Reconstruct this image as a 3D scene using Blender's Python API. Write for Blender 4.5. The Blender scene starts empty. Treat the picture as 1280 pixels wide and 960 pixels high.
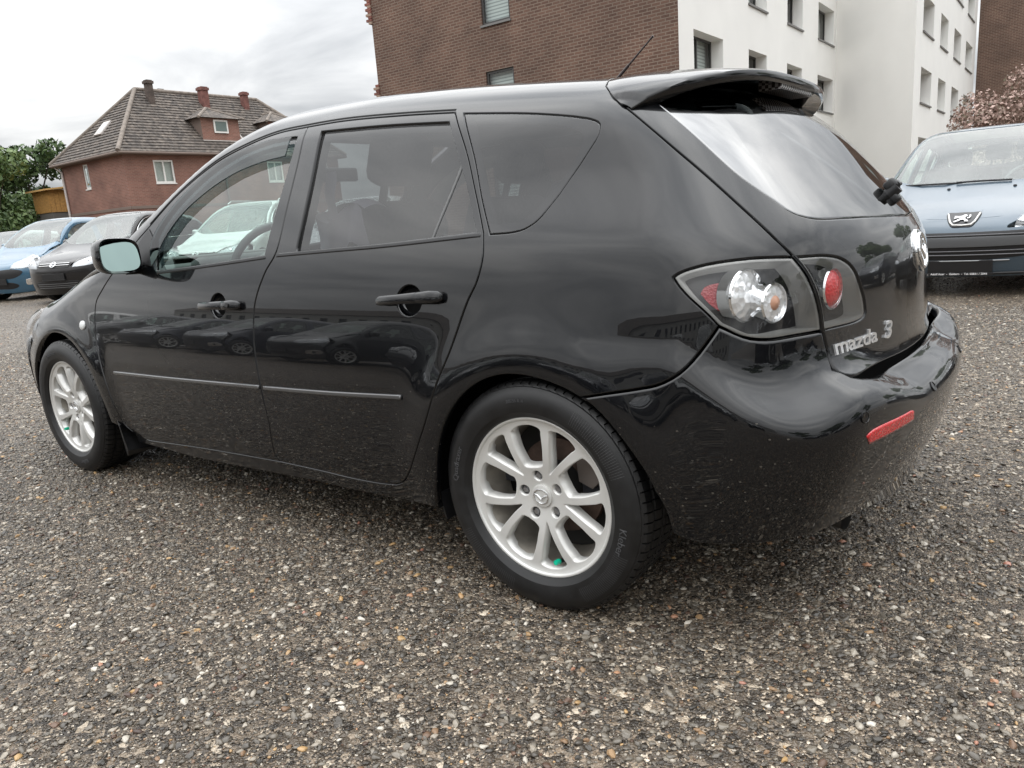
import bpy, bmesh, math, random
import numpy as np
from mathutils import Vector, Matrix
from mathutils.geometry import delaunay_2d_cdt
random.seed(7); RNG = np.random.default_rng(7)
S = bpy.context.scene; C = S.collection
# ------------------------------------------------------------------ camera
cam = bpy.data.objects.new('camera', bpy.data.cameras.new('camera')); C.objects.link(cam)
cr, cu, cf = Vector((.80322,.59114,-.07347)), Vector((-.07299,.22007,.97275)), Vector((-.5912,.77596,-.21991))
M = Matrix((cr, cu, -cf)).transposed().to_4x4(); M.translation = (1.0782, -2.3375, 1.0384); cam.matrix_world = M
cam.data.sensor_width = 36; cam.data.lens = 935.16/1280*36; cam.data.clip_end = 3000; cam.data.clip_start = .05
S.camera = cam
# ------------------------------------------------------------------ overcast sky
SUN_EL, SUN_AZ = math.radians(58), math.radians(215)       # azimuth clockwise from +y
W = bpy.data.worlds.new('World'); S.world = W; W.use_nodes = True
def world():
    n = W.node_tree.nodes; l = W.node_tree.links; n.clear()
    out = n.new('ShaderNodeOutputWorld'); bg = n.new('ShaderNodeBackground'); l.new(bg.outputs[0], out.inputs[0])
    sky = n.new('ShaderNodeTexSky'); sky.sky_type = 'NISHITA'; sky.sun_disc = False
    sky.sun_elevation = SUN_EL; sky.sun_rotation = SUN_AZ; sky.air_density = 1; sky.dust_density = 4
    tc = n.new('ShaderNodeTexCoord')
    # overcast cloud sheet: view direction projected on a flat layer
    sep = n.new('ShaderNodeSeparateXYZ'); l.new(tc.outputs['Generated'], sep.inputs[0])
    ab = n.new('ShaderNodeMath'); ab.operation = 'MAXIMUM'; ab.inputs[1].default_value = 0; l.new(sep.outputs[2], ab.inputs[0])
    ad = n.new('ShaderNodeMath'); ad.operation = 'ADD'; ad.inputs[1].default_value = .22; l.new(ab.outputs[0], ad.inputs[0])
    dv = n.new('ShaderNodeVectorMath'); dv.operation = 'DIVIDE'; l.new(tc.outputs['Generated'], dv.inputs[0])
    cb = n.new('ShaderNodeCombineXYZ'); [l.new(ad.outputs[0], cb.inputs[i]) for i in range(3)]
    l.new(cb.outputs[0], dv.inputs[1])
    no = n.new('ShaderNodeTexNoise'); no.inputs['Scale'].default_value = 1.5; no.inputs['Detail'].default_value = 7
    no.inputs['Roughness'].default_value = .52; no.inputs['Distortion'].default_value = .55; l.new(dv.outputs[0], no.inputs['Vector'])
    rp = n.new('ShaderNodeValToRGB'); l.new(no.outputs['Fac'], rp.inputs[0])
    e = rp.color_ramp.elements; e[0].position = .33; e[0].color = (.50,.52,.545,1); e[1].position = .66; e[1].color = (1.08,1.085,1.08,1)
    m = e.new(.5); m.color = (.78,.795,.81,1)
    # CIE overcast: the zenith is brighter than the horizon
    g0 = n.new('ShaderNodeMath'); g0.operation = 'MULTIPLY_ADD'; g0.inputs[1].default_value = 2.3; g0.inputs[2].default_value = 1.0; l.new(ab.outputs[0], g0.inputs[0])
    gr = n.new('ShaderNodeMath'); gr.operation = 'MULTIPLY_ADD'; gr.inputs[2].default_value = .53; l.new(ab.outputs[0], gr.inputs[0]); l.new(g0.outputs[0], gr.inputs[1])
    mu = n.new('ShaderNodeVectorMath'); mu.operation = 'SCALE'; l.new(rp.outputs[0], mu.inputs[0]); l.new(gr.outputs[0], mu.inputs['Scale'])
    sk = n.new('ShaderNodeVectorMath'); sk.operation = 'SCALE'; l.new(sky.outputs[0], sk.inputs[0]); sk.inputs['Scale'].default_value = .07
    mx = n.new('ShaderNodeMix'); mx.data_type = 'RGBA'; mx.inputs['Factor'].default_value = .92
    l.new(sk.outputs[0], mx.inputs['A']); l.new(mu.outputs[0], mx.inputs['B'])
    l.new(mx.outputs['Result'], bg.inputs[0]); bg.inputs[1].default_value = 1.0
world()
sd = bpy.data.lights.new('sun', 'SUN'); sd.energy = .5; sd.angle = math.radians(150); sd.color = (1, .985, .965)
sun = bpy.data.objects.new('sun', sd); C.objects.link(sun)
sun.rotation_euler = Vector((-math.sin(SUN_AZ)*math.cos(SUN_EL), -math.cos(SUN_AZ)*math.cos(SUN_EL), -math.sin(SUN_EL))).to_track_quat('-Z', 'Y').to_euler()
sun.location = (0, 0, 30)
S.view_settings.view_transform = 'Standard'; S.view_settings.look = 'None'; S.view_settings.exposure = .58; S.view_settings.gamma = 1
S.render.engine = 'CYCLES'; S.cycles.max_bounces = 10; S.cycles.transparent_max_bounces = 16; S.cycles.caustics_reflective = False; S.cycles.caustics_refractive = False
# ---------------------------------------------------------------- smooth body maths
def spl(xs, ys):
    """natural cubic spline -> vectorised function (linear outside)"""
    xs = np.array(xs, float); ys = np.array(ys, float); n = len(xs); h = np.diff(xs)
    A = np.eye(n); r = np.zeros(n)
    for i in range(1, n-1):
        A[i, i-1] = h[i-1]; A[i, i] = 2*(h[i-1]+h[i]); A[i, i+1] = h[i]
        r[i] = 6*((ys[i+1]-ys[i])/h[i]-(ys[i]-ys[i-1])/h[i-1])
    m = np.linalg.solve(A, r)
    s0 = (ys[1]-ys[0])/h[0]-h[0]*m[1]/6; s1 = (ys[-1]-ys[-2])/h[-1]+h[-1]*m[-2]/6
    def f(x):
        x = np.asarray(x, float); xc = np.clip(x, xs[0], xs[-1])
        i = np.clip(np.searchsorted(xs, xc)-1, 0, n-2); d = xs[i+1]-xc; e = xc-xs[i]; hh = h[i]
        v = (m[i]*d**3+m[i+1]*e**3)/(6*hh)+(ys[i]/hh-m[i]*hh/6)*d+(ys[i+1]/hh-m[i+1]*hh/6)*e
        return v+np.minimum(x-xs[0], 0)*s0+np.maximum(x-xs[-1], 0)*s1
    return staticmethod(f)
def smax(a, b, k):
    h = np.clip(.5+.5*(a-b)/k, 0, 1); return b*(1-h)+a*h+k*h*(1-h)
def smin(a, b, k): return -smax(-a, -b, k)
def halfspace(x, X, z, dz=1e-3):
    """signed distance like value of x-X(z), made metric with the slope of X"""
    s = (X(z+dz)-X(z-dz))/(2*dz); return (x-X(z))/np.sqrt(1+s*s)
def sst(a, b, t):
    t = np.clip((t-a)/(b-a), 0, 1); return t*t*(3-2*t)

class Hatch:
    """black hatchback; rear axle at x=0, +x to the rear, left side is -y"""
    P = spl([.10,.18,.25,.35,.45,.55,.65,.75,.85,.92,.97,1.05,1.15,1.25,1.35,1.45,1.55],
            [.790,.825,.846,.864,.871,.870,.863,.851,.834,.818,.803,.771,.727,.681,.633,.583,.530])
    bow = spl([-3.6,-3.4,-3.2,-3.05,-2.9,-2.64,-2.2,-1.5,-.9,-.3,0,.25,.5,.8,1.1],[.21,.125,.066,.042,.030,.020,.012,.003,0,0,.002,.010,.035,.085,.15])
    bowg = spl([-2.4,-2.0,-1.5,-1.0,-.5,0,.3,.6],[.01,.0,-.006,-.002,.004,.020,.040,.075])
    Xr = spl([.40,.60,.69,.76,.86,.92,.96,1.02,1.1,1.2,1.3,1.4,1.5],[.740,.745,.744,.742,.737,.720,.698,.651,.586,.500,.410,.32,.23])
    Xb = spl([.10,.20,.25,.35,.45,.55,.62,.70],[.64,.715,.745,.795,.827,.843,.842,.82])
    Zr = spl([-2.6,-1.9,-1.6,-1.3,-.9,-.5,-.1,.2,.45,.7],[1.36,1.435,1.462,1.472,1.470,1.446,1.405,1.366,1.322,1.27])
    Xw = spl([.85,.95,1.05,1.15,1.25,1.35,1.42,1.5],[-2.66,-2.41,-2.21,-2.02,-1.83,-1.62,-1.45,-1.22])
    Zh = spl([-3.7,-3.5,-3.3,-3.1,-2.8,-2.4,-2.0],[.55,.64,.72,.780,.840,.925,.985])
    Xn = spl([.10,.20,.30,.45,.55,.65,.75,.85],[-3.40,-3.46,-3.50,-3.54,-3.545,-3.52,-3.46,-3.38])
    def f(s, X):
        x, y, z = X[..., 0], X[..., 1], X[..., 2]; a = np.abs(y)
        r0 = np.hypot(x, z-.31); r1 = np.hypot(x+2.64, z-.31)
        flare = .016*np.exp(-((r0-.37)/.085)**2)+.018*np.exp(-((r1-.37)/.08)**2)
        g = sst(.93, 1.15, z)
        Y = s.P(z)-s.bow(x)*(1-g*.35)-s.bowg(x)*g+flare*(1-g)
        dz = 1e-3; sl = (s.P(z+dz)-s.P(z-dz))/(2*dz)
        side = (a-Y)/np.sqrt(1+sl*sl)
        roof = z-(s.Zr(x)-.055*a*a-.05*a**4)
        c = .27+.10*sst(1.0, 1.35, z)
        rear = halfspace(x+c*y*y, s.Xr, z)
        f = smax(side, roof, .13)
        f = smax(f, rear, .20-.06*g)
        wind = -halfspace(x-.12*a*a-.05*a**4, s.Xw, z)
        hood = z-(s.Zh(x)-.05*a*a-.10*a**4+(.03+.05*sst(-2.9,-2.4,x))*np.exp(-((a-.70)/.10)**2))
        f = smax(f, smin(wind, hood, .05), .07)
        nose = -halfspace(x-.36*a*a-.3*a**6, s.Xn, z)
        f = smax(f, nose, .10)
        bs = a-(s.P(z)-s.bow(x)*.8-.014+.016*sst(.30,.55,x))
        br = halfspace(x+.20*y*y+.05*a**4, s.Xb, z)
        bt = (z-(.600+.048*sst(.30,.60,a)-.055*sst(.64,.80,a)-.50*np.clip(x-.74+.22*a*a,-.2,.3)))*.9
        b = smax(smax(bs, br, .17), bt, .042)
        b = smax(b, .16-x, .05)
        return smin(f, b, .05)
    def grad(s, X, e=1.5e-3):
        G = np.zeros_like(X)
        for i in range(3):
            d = np.zeros(3); d[i] = e; G[..., i] = s.f(X+d)-s.f(X-d)
        return G/np.maximum(np.linalg.norm(G, axis=-1, keepdims=True), 1e-9)
def solve(car, O, D, t0, t1, it=44):
    """last crossing between inside point O+t0*D and outside point O+t1*D (bisection)"""
    a = np.full(len(O), float(t0)); b = np.full(len(O), float(t1))
    for _ in range(it):
        m = (a+b)/2; v = car.f(O+m[:, None]*D) < 0
        a = np.where(v, m, a); b = np.where(v, b, m)
    return O+((a+b)/2)[:, None]*D
# ---- ray families: (u,v) -> origin, direction
class Fan:
    """u runs along the left side, round a corner, across the end and back up the right side (sx=1: tail, -1: nose);
    v is the height, above zc the rays tilt upwards so that they also meet shelves and the roof"""
    def __init__(s, zc=.95, r2=.45, x0=.05, y0=-.35, R=.45, sx=1): s.zc, s.r2, s.x0, s.y0, s.R, s.sx = zc, r2, x0, y0, R, sx
    def rays(s, UV):
        u, v = UV[:, 0], UV[:, 1]; q = np.pi/2*s.R; w = -2*s.y0
        th = (np.clip(u, 0, q)+np.clip(u-q-w, 0, q))/s.R
        ph = np.clip(v-s.zc, 0, 9)/s.r2
        O = np.stack([s.x0+s.sx*(np.minimum(u, 0)-np.maximum(u-2*q-w, 0)), s.y0+np.clip(u-q, 0, w), np.minimum(v, s.zc)], 1)
        return O, np.stack([s.sx*np.sin(th)*np.cos(ph), -np.cos(th)*np.cos(ph), np.sin(ph)], 1)
    def inv(s, X):
        q = np.pi/2*s.R; w = -2*s.y0; x = s.sx*(X[:, 0]-s.x0); a = -np.abs(X[:, 1]); y = a-s.y0
        u = np.where(x < 0, x, np.where(y > 0, q+y, s.R*np.arctan2(x, -np.minimum(y, -1e-9))))
        h = np.where(x < 0, -y, np.where(y > 0, x, np.hypot(x, y)))
        u = np.where(X[:, 1] > 0, 2*q+w-u, u)
        return np.stack([u, np.where(X[:, 2] < s.zc, X[:, 2], s.zc+s.r2*np.arctan2(X[:, 2]-s.zc, np.maximum(h, 1e-6)))], 1)
    def mirror(s, UV):
        UV = np.asarray(UV, float); return np.stack([np.pi*s.R-2*s.y0-UV[:, 0], UV[:, 1]], 1)
class Top:
    def rays(s, UV):
        o = 0*UV[:, 0]; return np.stack([UV[:, 0], UV[:, 1], o+.45], 1), np.stack([o, o, o+1], 1)
    def inv(s, X): return X[:, :2].copy()
class Front:
    """looks at the nose: u = y, v = z"""
    def __init__(s, x=-2.2): s.x = x
    def rays(s, UV):
        o = 0*UV[:, 0]; return np.stack([o+s.x, UV[:, 0], UV[:, 1]], 1), np.stack([o-1, o, o], 1)
    def inv(s, X): return X[:, 1:].copy()
# ------------------------------------------------------------------ materials
def mat(name, col=(.5,.5,.5), rough=.5, metal=0, coat=0, spec=.5, coat_rough=.02):
    m = bpy.data.materials.new(name); m.use_nodes = True; b = m.node_tree.nodes['Principled BSDF']
    b.inputs['Base Color'].default_value = (*col, 1); b.inputs['Roughness'].default_value = rough; b.inputs['Metallic'].default_value = metal
    b.inputs['Coat Weight'].default_value = coat; b.inputs['Coat Roughness'].default_value = coat_rough; b.inputs['Specular IOR Level'].default_value = spec
    return m
def N(m, t, **k):
    n = m.node_tree.nodes.new(t)
    for a, v in k.items():
        if hasattr(n, a): setattr(n, a, v)
        else: n.inputs[a.replace('_', ' ')].default_value = v
    return n
def LK(m, a, b): m.node_tree.links.new(a, b)
def bsdf(m): return m.node_tree.nodes['Principled BSDF']
def ramp(m, fac, stops):
    r = N(m, 'ShaderNodeValToRGB'); e = r.color_ramp.elements
    while len(e) > 1: e.remove(e[-1])
    e[0].position = stops[0][0]; e[0].color = (*stops[0][1], 1)
    for p, c in stops[1:]: e.new(p).color = (*c, 1)
    if fac is not None: LK(m, fac, r.inputs[0])
    return r
def objcoord(m, scale=(1,1,1), kind='Object'):
    t = N(m, 'ShaderNodeTexCoord'); mp = N(m, 'ShaderNodeMapping'); mp.inputs['Scale'].default_value = scale
    LK(m, t.outputs[kind], mp.inputs[0]); return mp.outputs[0]
def noise_tint(m, col, amt=.25, scale=6, rough=None, detail=5, coord=None):
    """uneven colour (and gloss) so that nothing is one flat value"""
    v = coord or objcoord(m); n = N(m, 'ShaderNodeTexNoise', Scale=scale, Detail=detail); LK(m, v, n.inputs['Vector'])
    r = ramp(m, n.outputs['Fac'], [(.3, tuple(c*(1-amt) for c in col)), (.7, tuple(min(1, c*(1+amt)) for c in col))])
    LK(m, r.outputs[0], bsdf(m).inputs['Base Color'])
    if rough:
        q = N(m, 'ShaderNodeMapRange'); q.inputs['To Min'].default_value, q.inputs['To Max'].default_value = rough
        LK(m, n.outputs['Fac'], q.inputs[0]); LK(m, q.outputs[0], bsdf(m).inputs['Roughness'])
    return n
def thin_glass(name, tint, refl=1.0, rough=.0, film=0, ior=1.62):
    """window pane: tinted see-through with a mirror-like Fresnel reflection"""
    m = bpy.data.materials.new(name); m.use_nodes = True; n = m.node_tree.nodes; n.clear()
    o = n.new('ShaderNodeOutputMaterial'); tr = n.new('ShaderNodeBsdfTransparent'); tr.inputs[0].default_value = (*tint, 1)
    gl = n.new('ShaderNodeBsdfGlossy'); gl.inputs['Roughness'].default_value = rough; gl.inputs['Color'].default_value = (refl, refl, refl, 1)
    fr = n.new('ShaderNodeFresnel'); mx = n.new('ShaderNodeMixShader')
    ge = n.new('ShaderNodeNewGeometry'); mi = n.new('ShaderNodeMix'); mi.inputs['A'].default_value = ior; mi.inputs['B'].default_value = 1/ior    # same reflection from both faces of a thin pane
    LK(m, ge.outputs['Backfacing'], mi.inputs['Factor']); LK(m, mi.outputs['Result'], fr.inputs['IOR'])
    LK(m, fr.outputs[0], mx.inputs[0]); LK(m, tr.outputs[0], mx.inputs[1]); LK(m, gl.outputs[0], mx.inputs[2])
    last = mx
    if film:                                   # dust and rain film
        df = n.new('ShaderNodeBsdfDiffuse'); df.inputs[0].default_value = (.62,.66,.64,1); m2 = n.new('ShaderNodeMixShader')
        v = objcoord(m, (1,1,1)); no = N(m, 'ShaderNodeTexNoise', Scale=14, Detail=6); LK(m, v, no.inputs['Vector'])
        mr = N(m, 'ShaderNodeMapRange'); mr.inputs['To Min'].default_value = film*.5; mr.inputs['To Max'].default_value = film*1.5
        LK(m, no.outputs['Fac'], mr.inputs[0]); LK(m, mr.outputs[0], m2.inputs[0]); LK(m, mx.outputs[0], m2.inputs[1]); LK(m, df.outputs[0], m2.inputs[2]); last = m2
    LK(m, last.outputs[0], o.inputs[0]); return m
def droplets(m, scale=140, strength=.25, amount=.5):
    """rain beads on paint"""
    v = objcoord(m); vo = N(m, 'ShaderNodeTexVoronoi', Scale=scale); LK(m, v, vo.inputs['Vector'])
    r = ramp(m, vo.outputs['Distance'], [(0, (1,1,1)), (.16, (.75,.75,.75)), (.24, (0,0,0))])
    n = N(m, 'ShaderNodeTexNoise', Scale=scale*.35, Detail=2); LK(m, v, n.inputs['Vector'])
    t = ramp(m, n.outputs['Fac'], [(amount, (0,0,0)), (amount+.06, (1,1,1))])
    mu = N(m, 'ShaderNodeMath', operation='MULTIPLY'); LK(m, r.outputs[0], mu.inputs[0]); LK(m, t.outputs[0], mu.inputs[1])
    b = N(m, 'ShaderNodeBump', Strength=strength, Distance=.002); LK(m, mu.outputs[0], b.inputs['Height'])
    LK(m, b.outputs[0], bsdf(m).inputs['Normal']); 
    if 'Coat Normal' in bsdf(m).inputs: LK(m, b.outputs[0], bsdf(m).inputs['Coat Normal'])
# ------------------------------------------------------------------ objects
def link(name, me, m=None, parent=None):
    o = bpy.data.objects.new(name, me); C.objects.link(o)
    if m is not None:
        for q in (m if isinstance(m, (list, tuple)) else [m]): me.materials.append(q)
    if parent is not None: o.parent = parent
    return o
def thing(name, label, cat, loc=(0,0,0), rz=0, group=None):
    o = bpy.data.objects.new(name, None); C.objects.link(o); o.empty_display_size = .2
    o.location = loc; o.rotation_euler = (0,0,rz); o['label'] = label; o['category'] = cat
    if group: o['group'] = group
    return o
def tag(o, label, cat, group=None):
    o['label'] = label; o['category'] = cat
    if group: o['group'] = group
    return o
def struct(o, kind='structure'): o['kind'] = kind; return o
class MB:
    """collects simple shapes into one mesh"""
    def __init__(s): s.bm = bmesh.new(); s.mi = 0
    def _mark(s, fs):
        for f in fs: f.material_index = s.mi
    def box(s, a, b, M=None, bev=0):
        a, b = Vector(a), Vector(b); r = bmesh.ops.create_cube(s.bm, size=1); vs = r['verts']; c = (a+b)/2; d = b-a
        for v in vs: v.co = Vector((v.co.x*d.x, v.co.y*d.y, v.co.z*d.z))+c
        fs = list({f for v in vs for f in v.link_faces})
        if bev:
            q = bmesh.ops.bevel(s.bm, geom=list({e for v in vs for e in v.link_edges}), offset=bev, segments=2, profile=.5, affect='EDGES')
            vs = list({v for f in q['faces'] for v in f.verts} | {v for v in vs if v.is_valid}); fs = list({f for v in vs for f in v.link_faces})
        if M is not None:
            for v in vs: v.co = M @ v.co
        s._mark(fs); return s
    def poly(s, pts, d=None):
        """polygon, extruded by vector d when given"""
        vs = [s.bm.verts.new(p) for p in pts]; fs = [s.bm.faces.new(vs)]
        if d is not None:
            d = Vector(d); ws = [s.bm.verts.new(Vector(p)+d) for p in pts]; n = len(pts)
            fs.append(s.bm.faces.new(ws[::-1]))
            for i in range(n): fs.append(s.bm.faces.new((vs[i], ws[i], ws[(i+1) % n], vs[(i+1) % n])))
        s._mark(fs); return s
    def tube(s, pts, r, n=10, caps=True):
        pts = [Vector(p) for p in pts]; rs = r if isinstance(r, (list, tuple)) else [r]*len(pts); rings = []; fs = []
        t0 = (pts[1]-pts[0]).normalized(); up = Vector((0,0,1)) if abs(t0.z) < .9 else Vector((1,0,0)); a = t0.cross(up).normalized()
        for i, p in enumerate(pts):
            t = (pts[min(i+1, len(pts)-1)]-pts[max(i-1, 0)]).normalized(); a = (a-t*a.dot(t)).normalized(); b = t.cross(a)
            rings.append([s.bm.verts.new(p+(a*math.cos(q*2*math.pi/n)+b*math.sin(q*2*math.pi/n))*rs[i]) for q in range(n)])
        for A, B in zip(rings, rings[1:]):
            for q in range(n): fs.append(s.bm.faces.new((A[q], A[(q+1) % n], B[(q+1) % n], B[q])))
        if caps: fs += [s.bm.faces.new(rings[0][::-1]), s.bm.faces.new(rings[-1])]
        s._mark(fs); return s
    def lathe(s, prof, n=48, M=None, closed=False):
        """prof: (radius, axial) pairs, revolved about local y"""
        rings = []; fs = []
        for r, h in prof:
            ring = []
            for q in range(n):
                a = q*2*math.pi/n; p = Vector((r*math.cos(a), h, r*math.sin(a))); ring.append(s.bm.verts.new(M @ p if M is not None else p))
            rings.append(ring)
        pairs = list(zip(rings, rings[1:])) + ([(rings[-1], rings[0])] if closed else [])
        for A, B in pairs:
            for q in range(n): fs.append(s.bm.faces.new((A[q], B[q], B[(q+1) % n], A[(q+1) % n])))
        s._mark(fs); return s
    def done(s, name, m, parent=None, smooth=None, recalc=True):
        if recalc: bmesh.ops.recalc_face_normals(s.bm, faces=s.bm.faces)
        me = bpy.data.meshes.new(name); s.bm.to_mesh(me); s.bm.free()
        if smooth is not None:
            me.polygons.foreach_set('use_smooth', [True]*len(me.polygons))
            if smooth < 180: me.set_sharp_from_angle(angle=math.radians(smooth))
        return link(name, me, m, parent)
def rawmesh(name, V, F, NRM=None):
    me = bpy.data.meshes.new(name); me.from_pydata(np.asarray(V).tolist(), [], F)
    me.polygons.foreach_set('use_smooth', [True]*len(me.polygons))
    if NRM is not None: me.normals_split_custom_set_from_vertices(np.asarray(NRM).tolist())
    me.update(); return me
# ------------------------------------------------------------------ body panels cut out of a smooth car surface
def smooth_line(pts, step=.012):
    """Catmull-Rom through the points, evenly resampled"""
    P = np.array(pts, float)
    if len(P) == 2: Q = np.linspace(P[0], P[1], 40)
    else:
        E = np.vstack([2*P[0]-P[1], P, 2*P[-1]-P[-2]]); Q = []
        for i in range(1, len(E)-2):
            p0, p1, p2, p3 = E[i-1:i+3]
            d = [max(np.linalg.norm(b-a), 1e-6)**.5 for a, b in ((p0,p1),(p1,p2),(p2,p3))]
            t = np.linspace(0, 1, 24)[:, None]
            m1 = ((p1-p0)/d[0]-(p2-p0)/(d[0]+d[1])+(p2-p1)/d[1])*d[1]; m2 = ((p2-p1)/d[1]-(p3-p1)/(d[1]+d[2])+(p3-p2)/d[2])*d[1]
            Q.append((2*t**3-3*t**2+1)*p1+(t**3-2*t**2+t)*m1+(-2*t**3+3*t**2)*p2+(t**3-t**2)*m2)
        Q = np.vstack(Q)
    s = np.r_[0, np.cumsum(np.linalg.norm(np.diff(Q, axis=0), axis=1))]; n = max(2, int(round(s[-1]/step))+1)
    t = np.linspace(0, s[-1], n); return np.stack([np.interp(t, s, Q[:, 0]), np.interp(t, s, Q[:, 1])], 1)
def loop(segs, step=.012):
    """closed loop from lines that meet at corners"""
    out = []
    for s in segs:
        q = smooth_line(s, step)
        out.append(q[:-1] if len(out) or True else q)
    P = np.vstack(out); keep = [0]
    for i in range(1, len(P)):
        if np.linalg.norm(P[i]-P[keep[-1]]) > step*.25: keep.append(i)
    if np.linalg.norm(P[keep[-1]]-P[0]) < step*.25: keep.pop()
    return P[keep]
def area2(P): x, y = P[:, 0], P[:, 1]; return (x*np.roll(y, -1)-np.roll(x, -1)*y).sum()
def inset(P, d):
    a = np.roll(P, 1, 0); b = np.roll(P, -1, 0); e1 = P-a; e2 = b-P
    e1 /= np.maximum(np.linalg.norm(e1, axis=1, keepdims=True), 1e-9); e2 /= np.maximum(np.linalg.norm(e2, axis=1, keepdims=True), 1e-9)
    n1 = np.stack([-e1[:, 1], e1[:, 0]], 1); n2 = np.stack([-e2[:, 1], e2[:, 0]], 1); n = n1+n2
    n /= np.maximum((n*n).sum(1, keepdims=True)*.5, .5); return P+n*d
def inside(P, Q):
    """points Q in polygon P (even-odd)"""
    c = np.zeros(len(Q), bool); x, y = Q[:, 0], Q[:, 1]
    for (x1, y1), (x2, y2) in zip(P, np.roll(P, -1, 0)):
        if y1 == y2: continue
        k = ((y1 > y) != (y2 > y)) & (x < (x2-x1)*(y-y1)/(y2-y1)+x1); c ^= k
    return c
def panel(name, car, fam, outer, holes=(), m=None, parent=None, gap=.0022, rim=.0025, drop=.0012, lip=.014, res=.024, off=0., step=.012, tmax=1.6, world=True, hole_gap=None):
    loops = []
    for k, L in enumerate([outer]+list(holes)):
        P = loop(L, step) if isinstance(L, list) else L
        if (area2(P) > 0) != (k == 0): P = P[::-1]
        loops.append(P)
    gp = [gap]+[gap if hole_gap is None else hole_gap]*len(holes)
    A = [inset(P, g+rim) for P, g in zip(loops, gp)]; B = [inset(P, g) for P, g in zip(loops, gp)]
    lo, hi = A[0].min(0), A[0].max(0)
    gx, gy = np.meshgrid(np.arange(lo[0]+res/2, hi[0], res), np.arange(lo[1]+res/2, hi[1], res)); gx = gx+(np.arange(gx.shape[0]) % 2)[:, None]*res/2
    Q = np.stack([gx.ravel(), gy.ravel()], 1)
    Q = Q[inside(A[0], Q)]
    for h in A[1:]: Q = Q[~inside(h, Q)]
    bd = np.vstack(A)
    if len(Q):
        keep = np.ones(len(Q), bool)
        for i in range(0, len(Q), 2000):
            d = ((Q[i:i+2000, None]-bd[None])**2).sum(2).min(1); keep[i:i+2000] = d > (step*.55)**2
        Q = Q[keep]
    pts = np.vstack([bd, Q]); edges = []; o = 0
    for L in A: edges += [(o+i, o+(i+1) % len(L)) for i in range(len(L))]; o += len(L)
    r = delaunay_2d_cdt([Vector(q) for q in pts], edges, [], 0, 1e-6)
    V2 = np.array([tuple(v) for v in r[0]]); F = np.array(r[2])
    cen = V2[F].mean(1); k = inside(A[0], cen)
    for h in A[1:]: k &= ~inside(h, cen)
    F = F[k]
    def lift(UV):
        O, D = fam.rays(UV); X = solve(car, O, D, 0, tmax); return X, car.grad(X)
    X, Nn = lift(V2); X = X+Nn*off
    V = [X]; NN = [Nn]; FF = [tuple(f) for f in F]; base = len(X)
    for a, b in zip(A, B):
        Xa, Na = lift(a); Xb, Nb = lift(b); Xa = Xa+Na*off; Xb0 = Xb+Nb*(off-drop); Xc = Xb+Nb*(off-lip)
        T = Xb-Xa; T /= np.maximum(np.linalg.norm(T, axis=1, keepdims=True), 1e-9); n = len(a)
        mid = Nb+T; mid /= np.linalg.norm(mid, axis=1, keepdims=True)
        V += [Xa, Xb0, Xc]; NN += [Na, mid, T]
        for i in range(n):
            j = (i+1) % n
            FF += [(base+i, base+n+i, base+n+j, base+j), (base+n+i, base+2*n+i, base+2*n+j, base+n+j)]
        base += 3*n
    V = np.vstack(V); NN = np.vstack(NN)
    # consistent winding: face normal along the vertex normal
    out = []
    for k_ in (3, 4):
        fa = np.array([f for f in FF if len(f) == k_], int)
        if not len(fa): continue
        p = V[fa]; fn = np.cross(p[:, 1]-p[:, 0], p[:, 2]-p[:, 0]); flip = (fn*NN[fa].sum(1)).sum(1) < 0
        fa[flip] = fa[flip][:, ::-1]; out += fa.tolist()
    me = rawmesh(name, V, out, NN)
    return link(name, me, m, parent)
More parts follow.
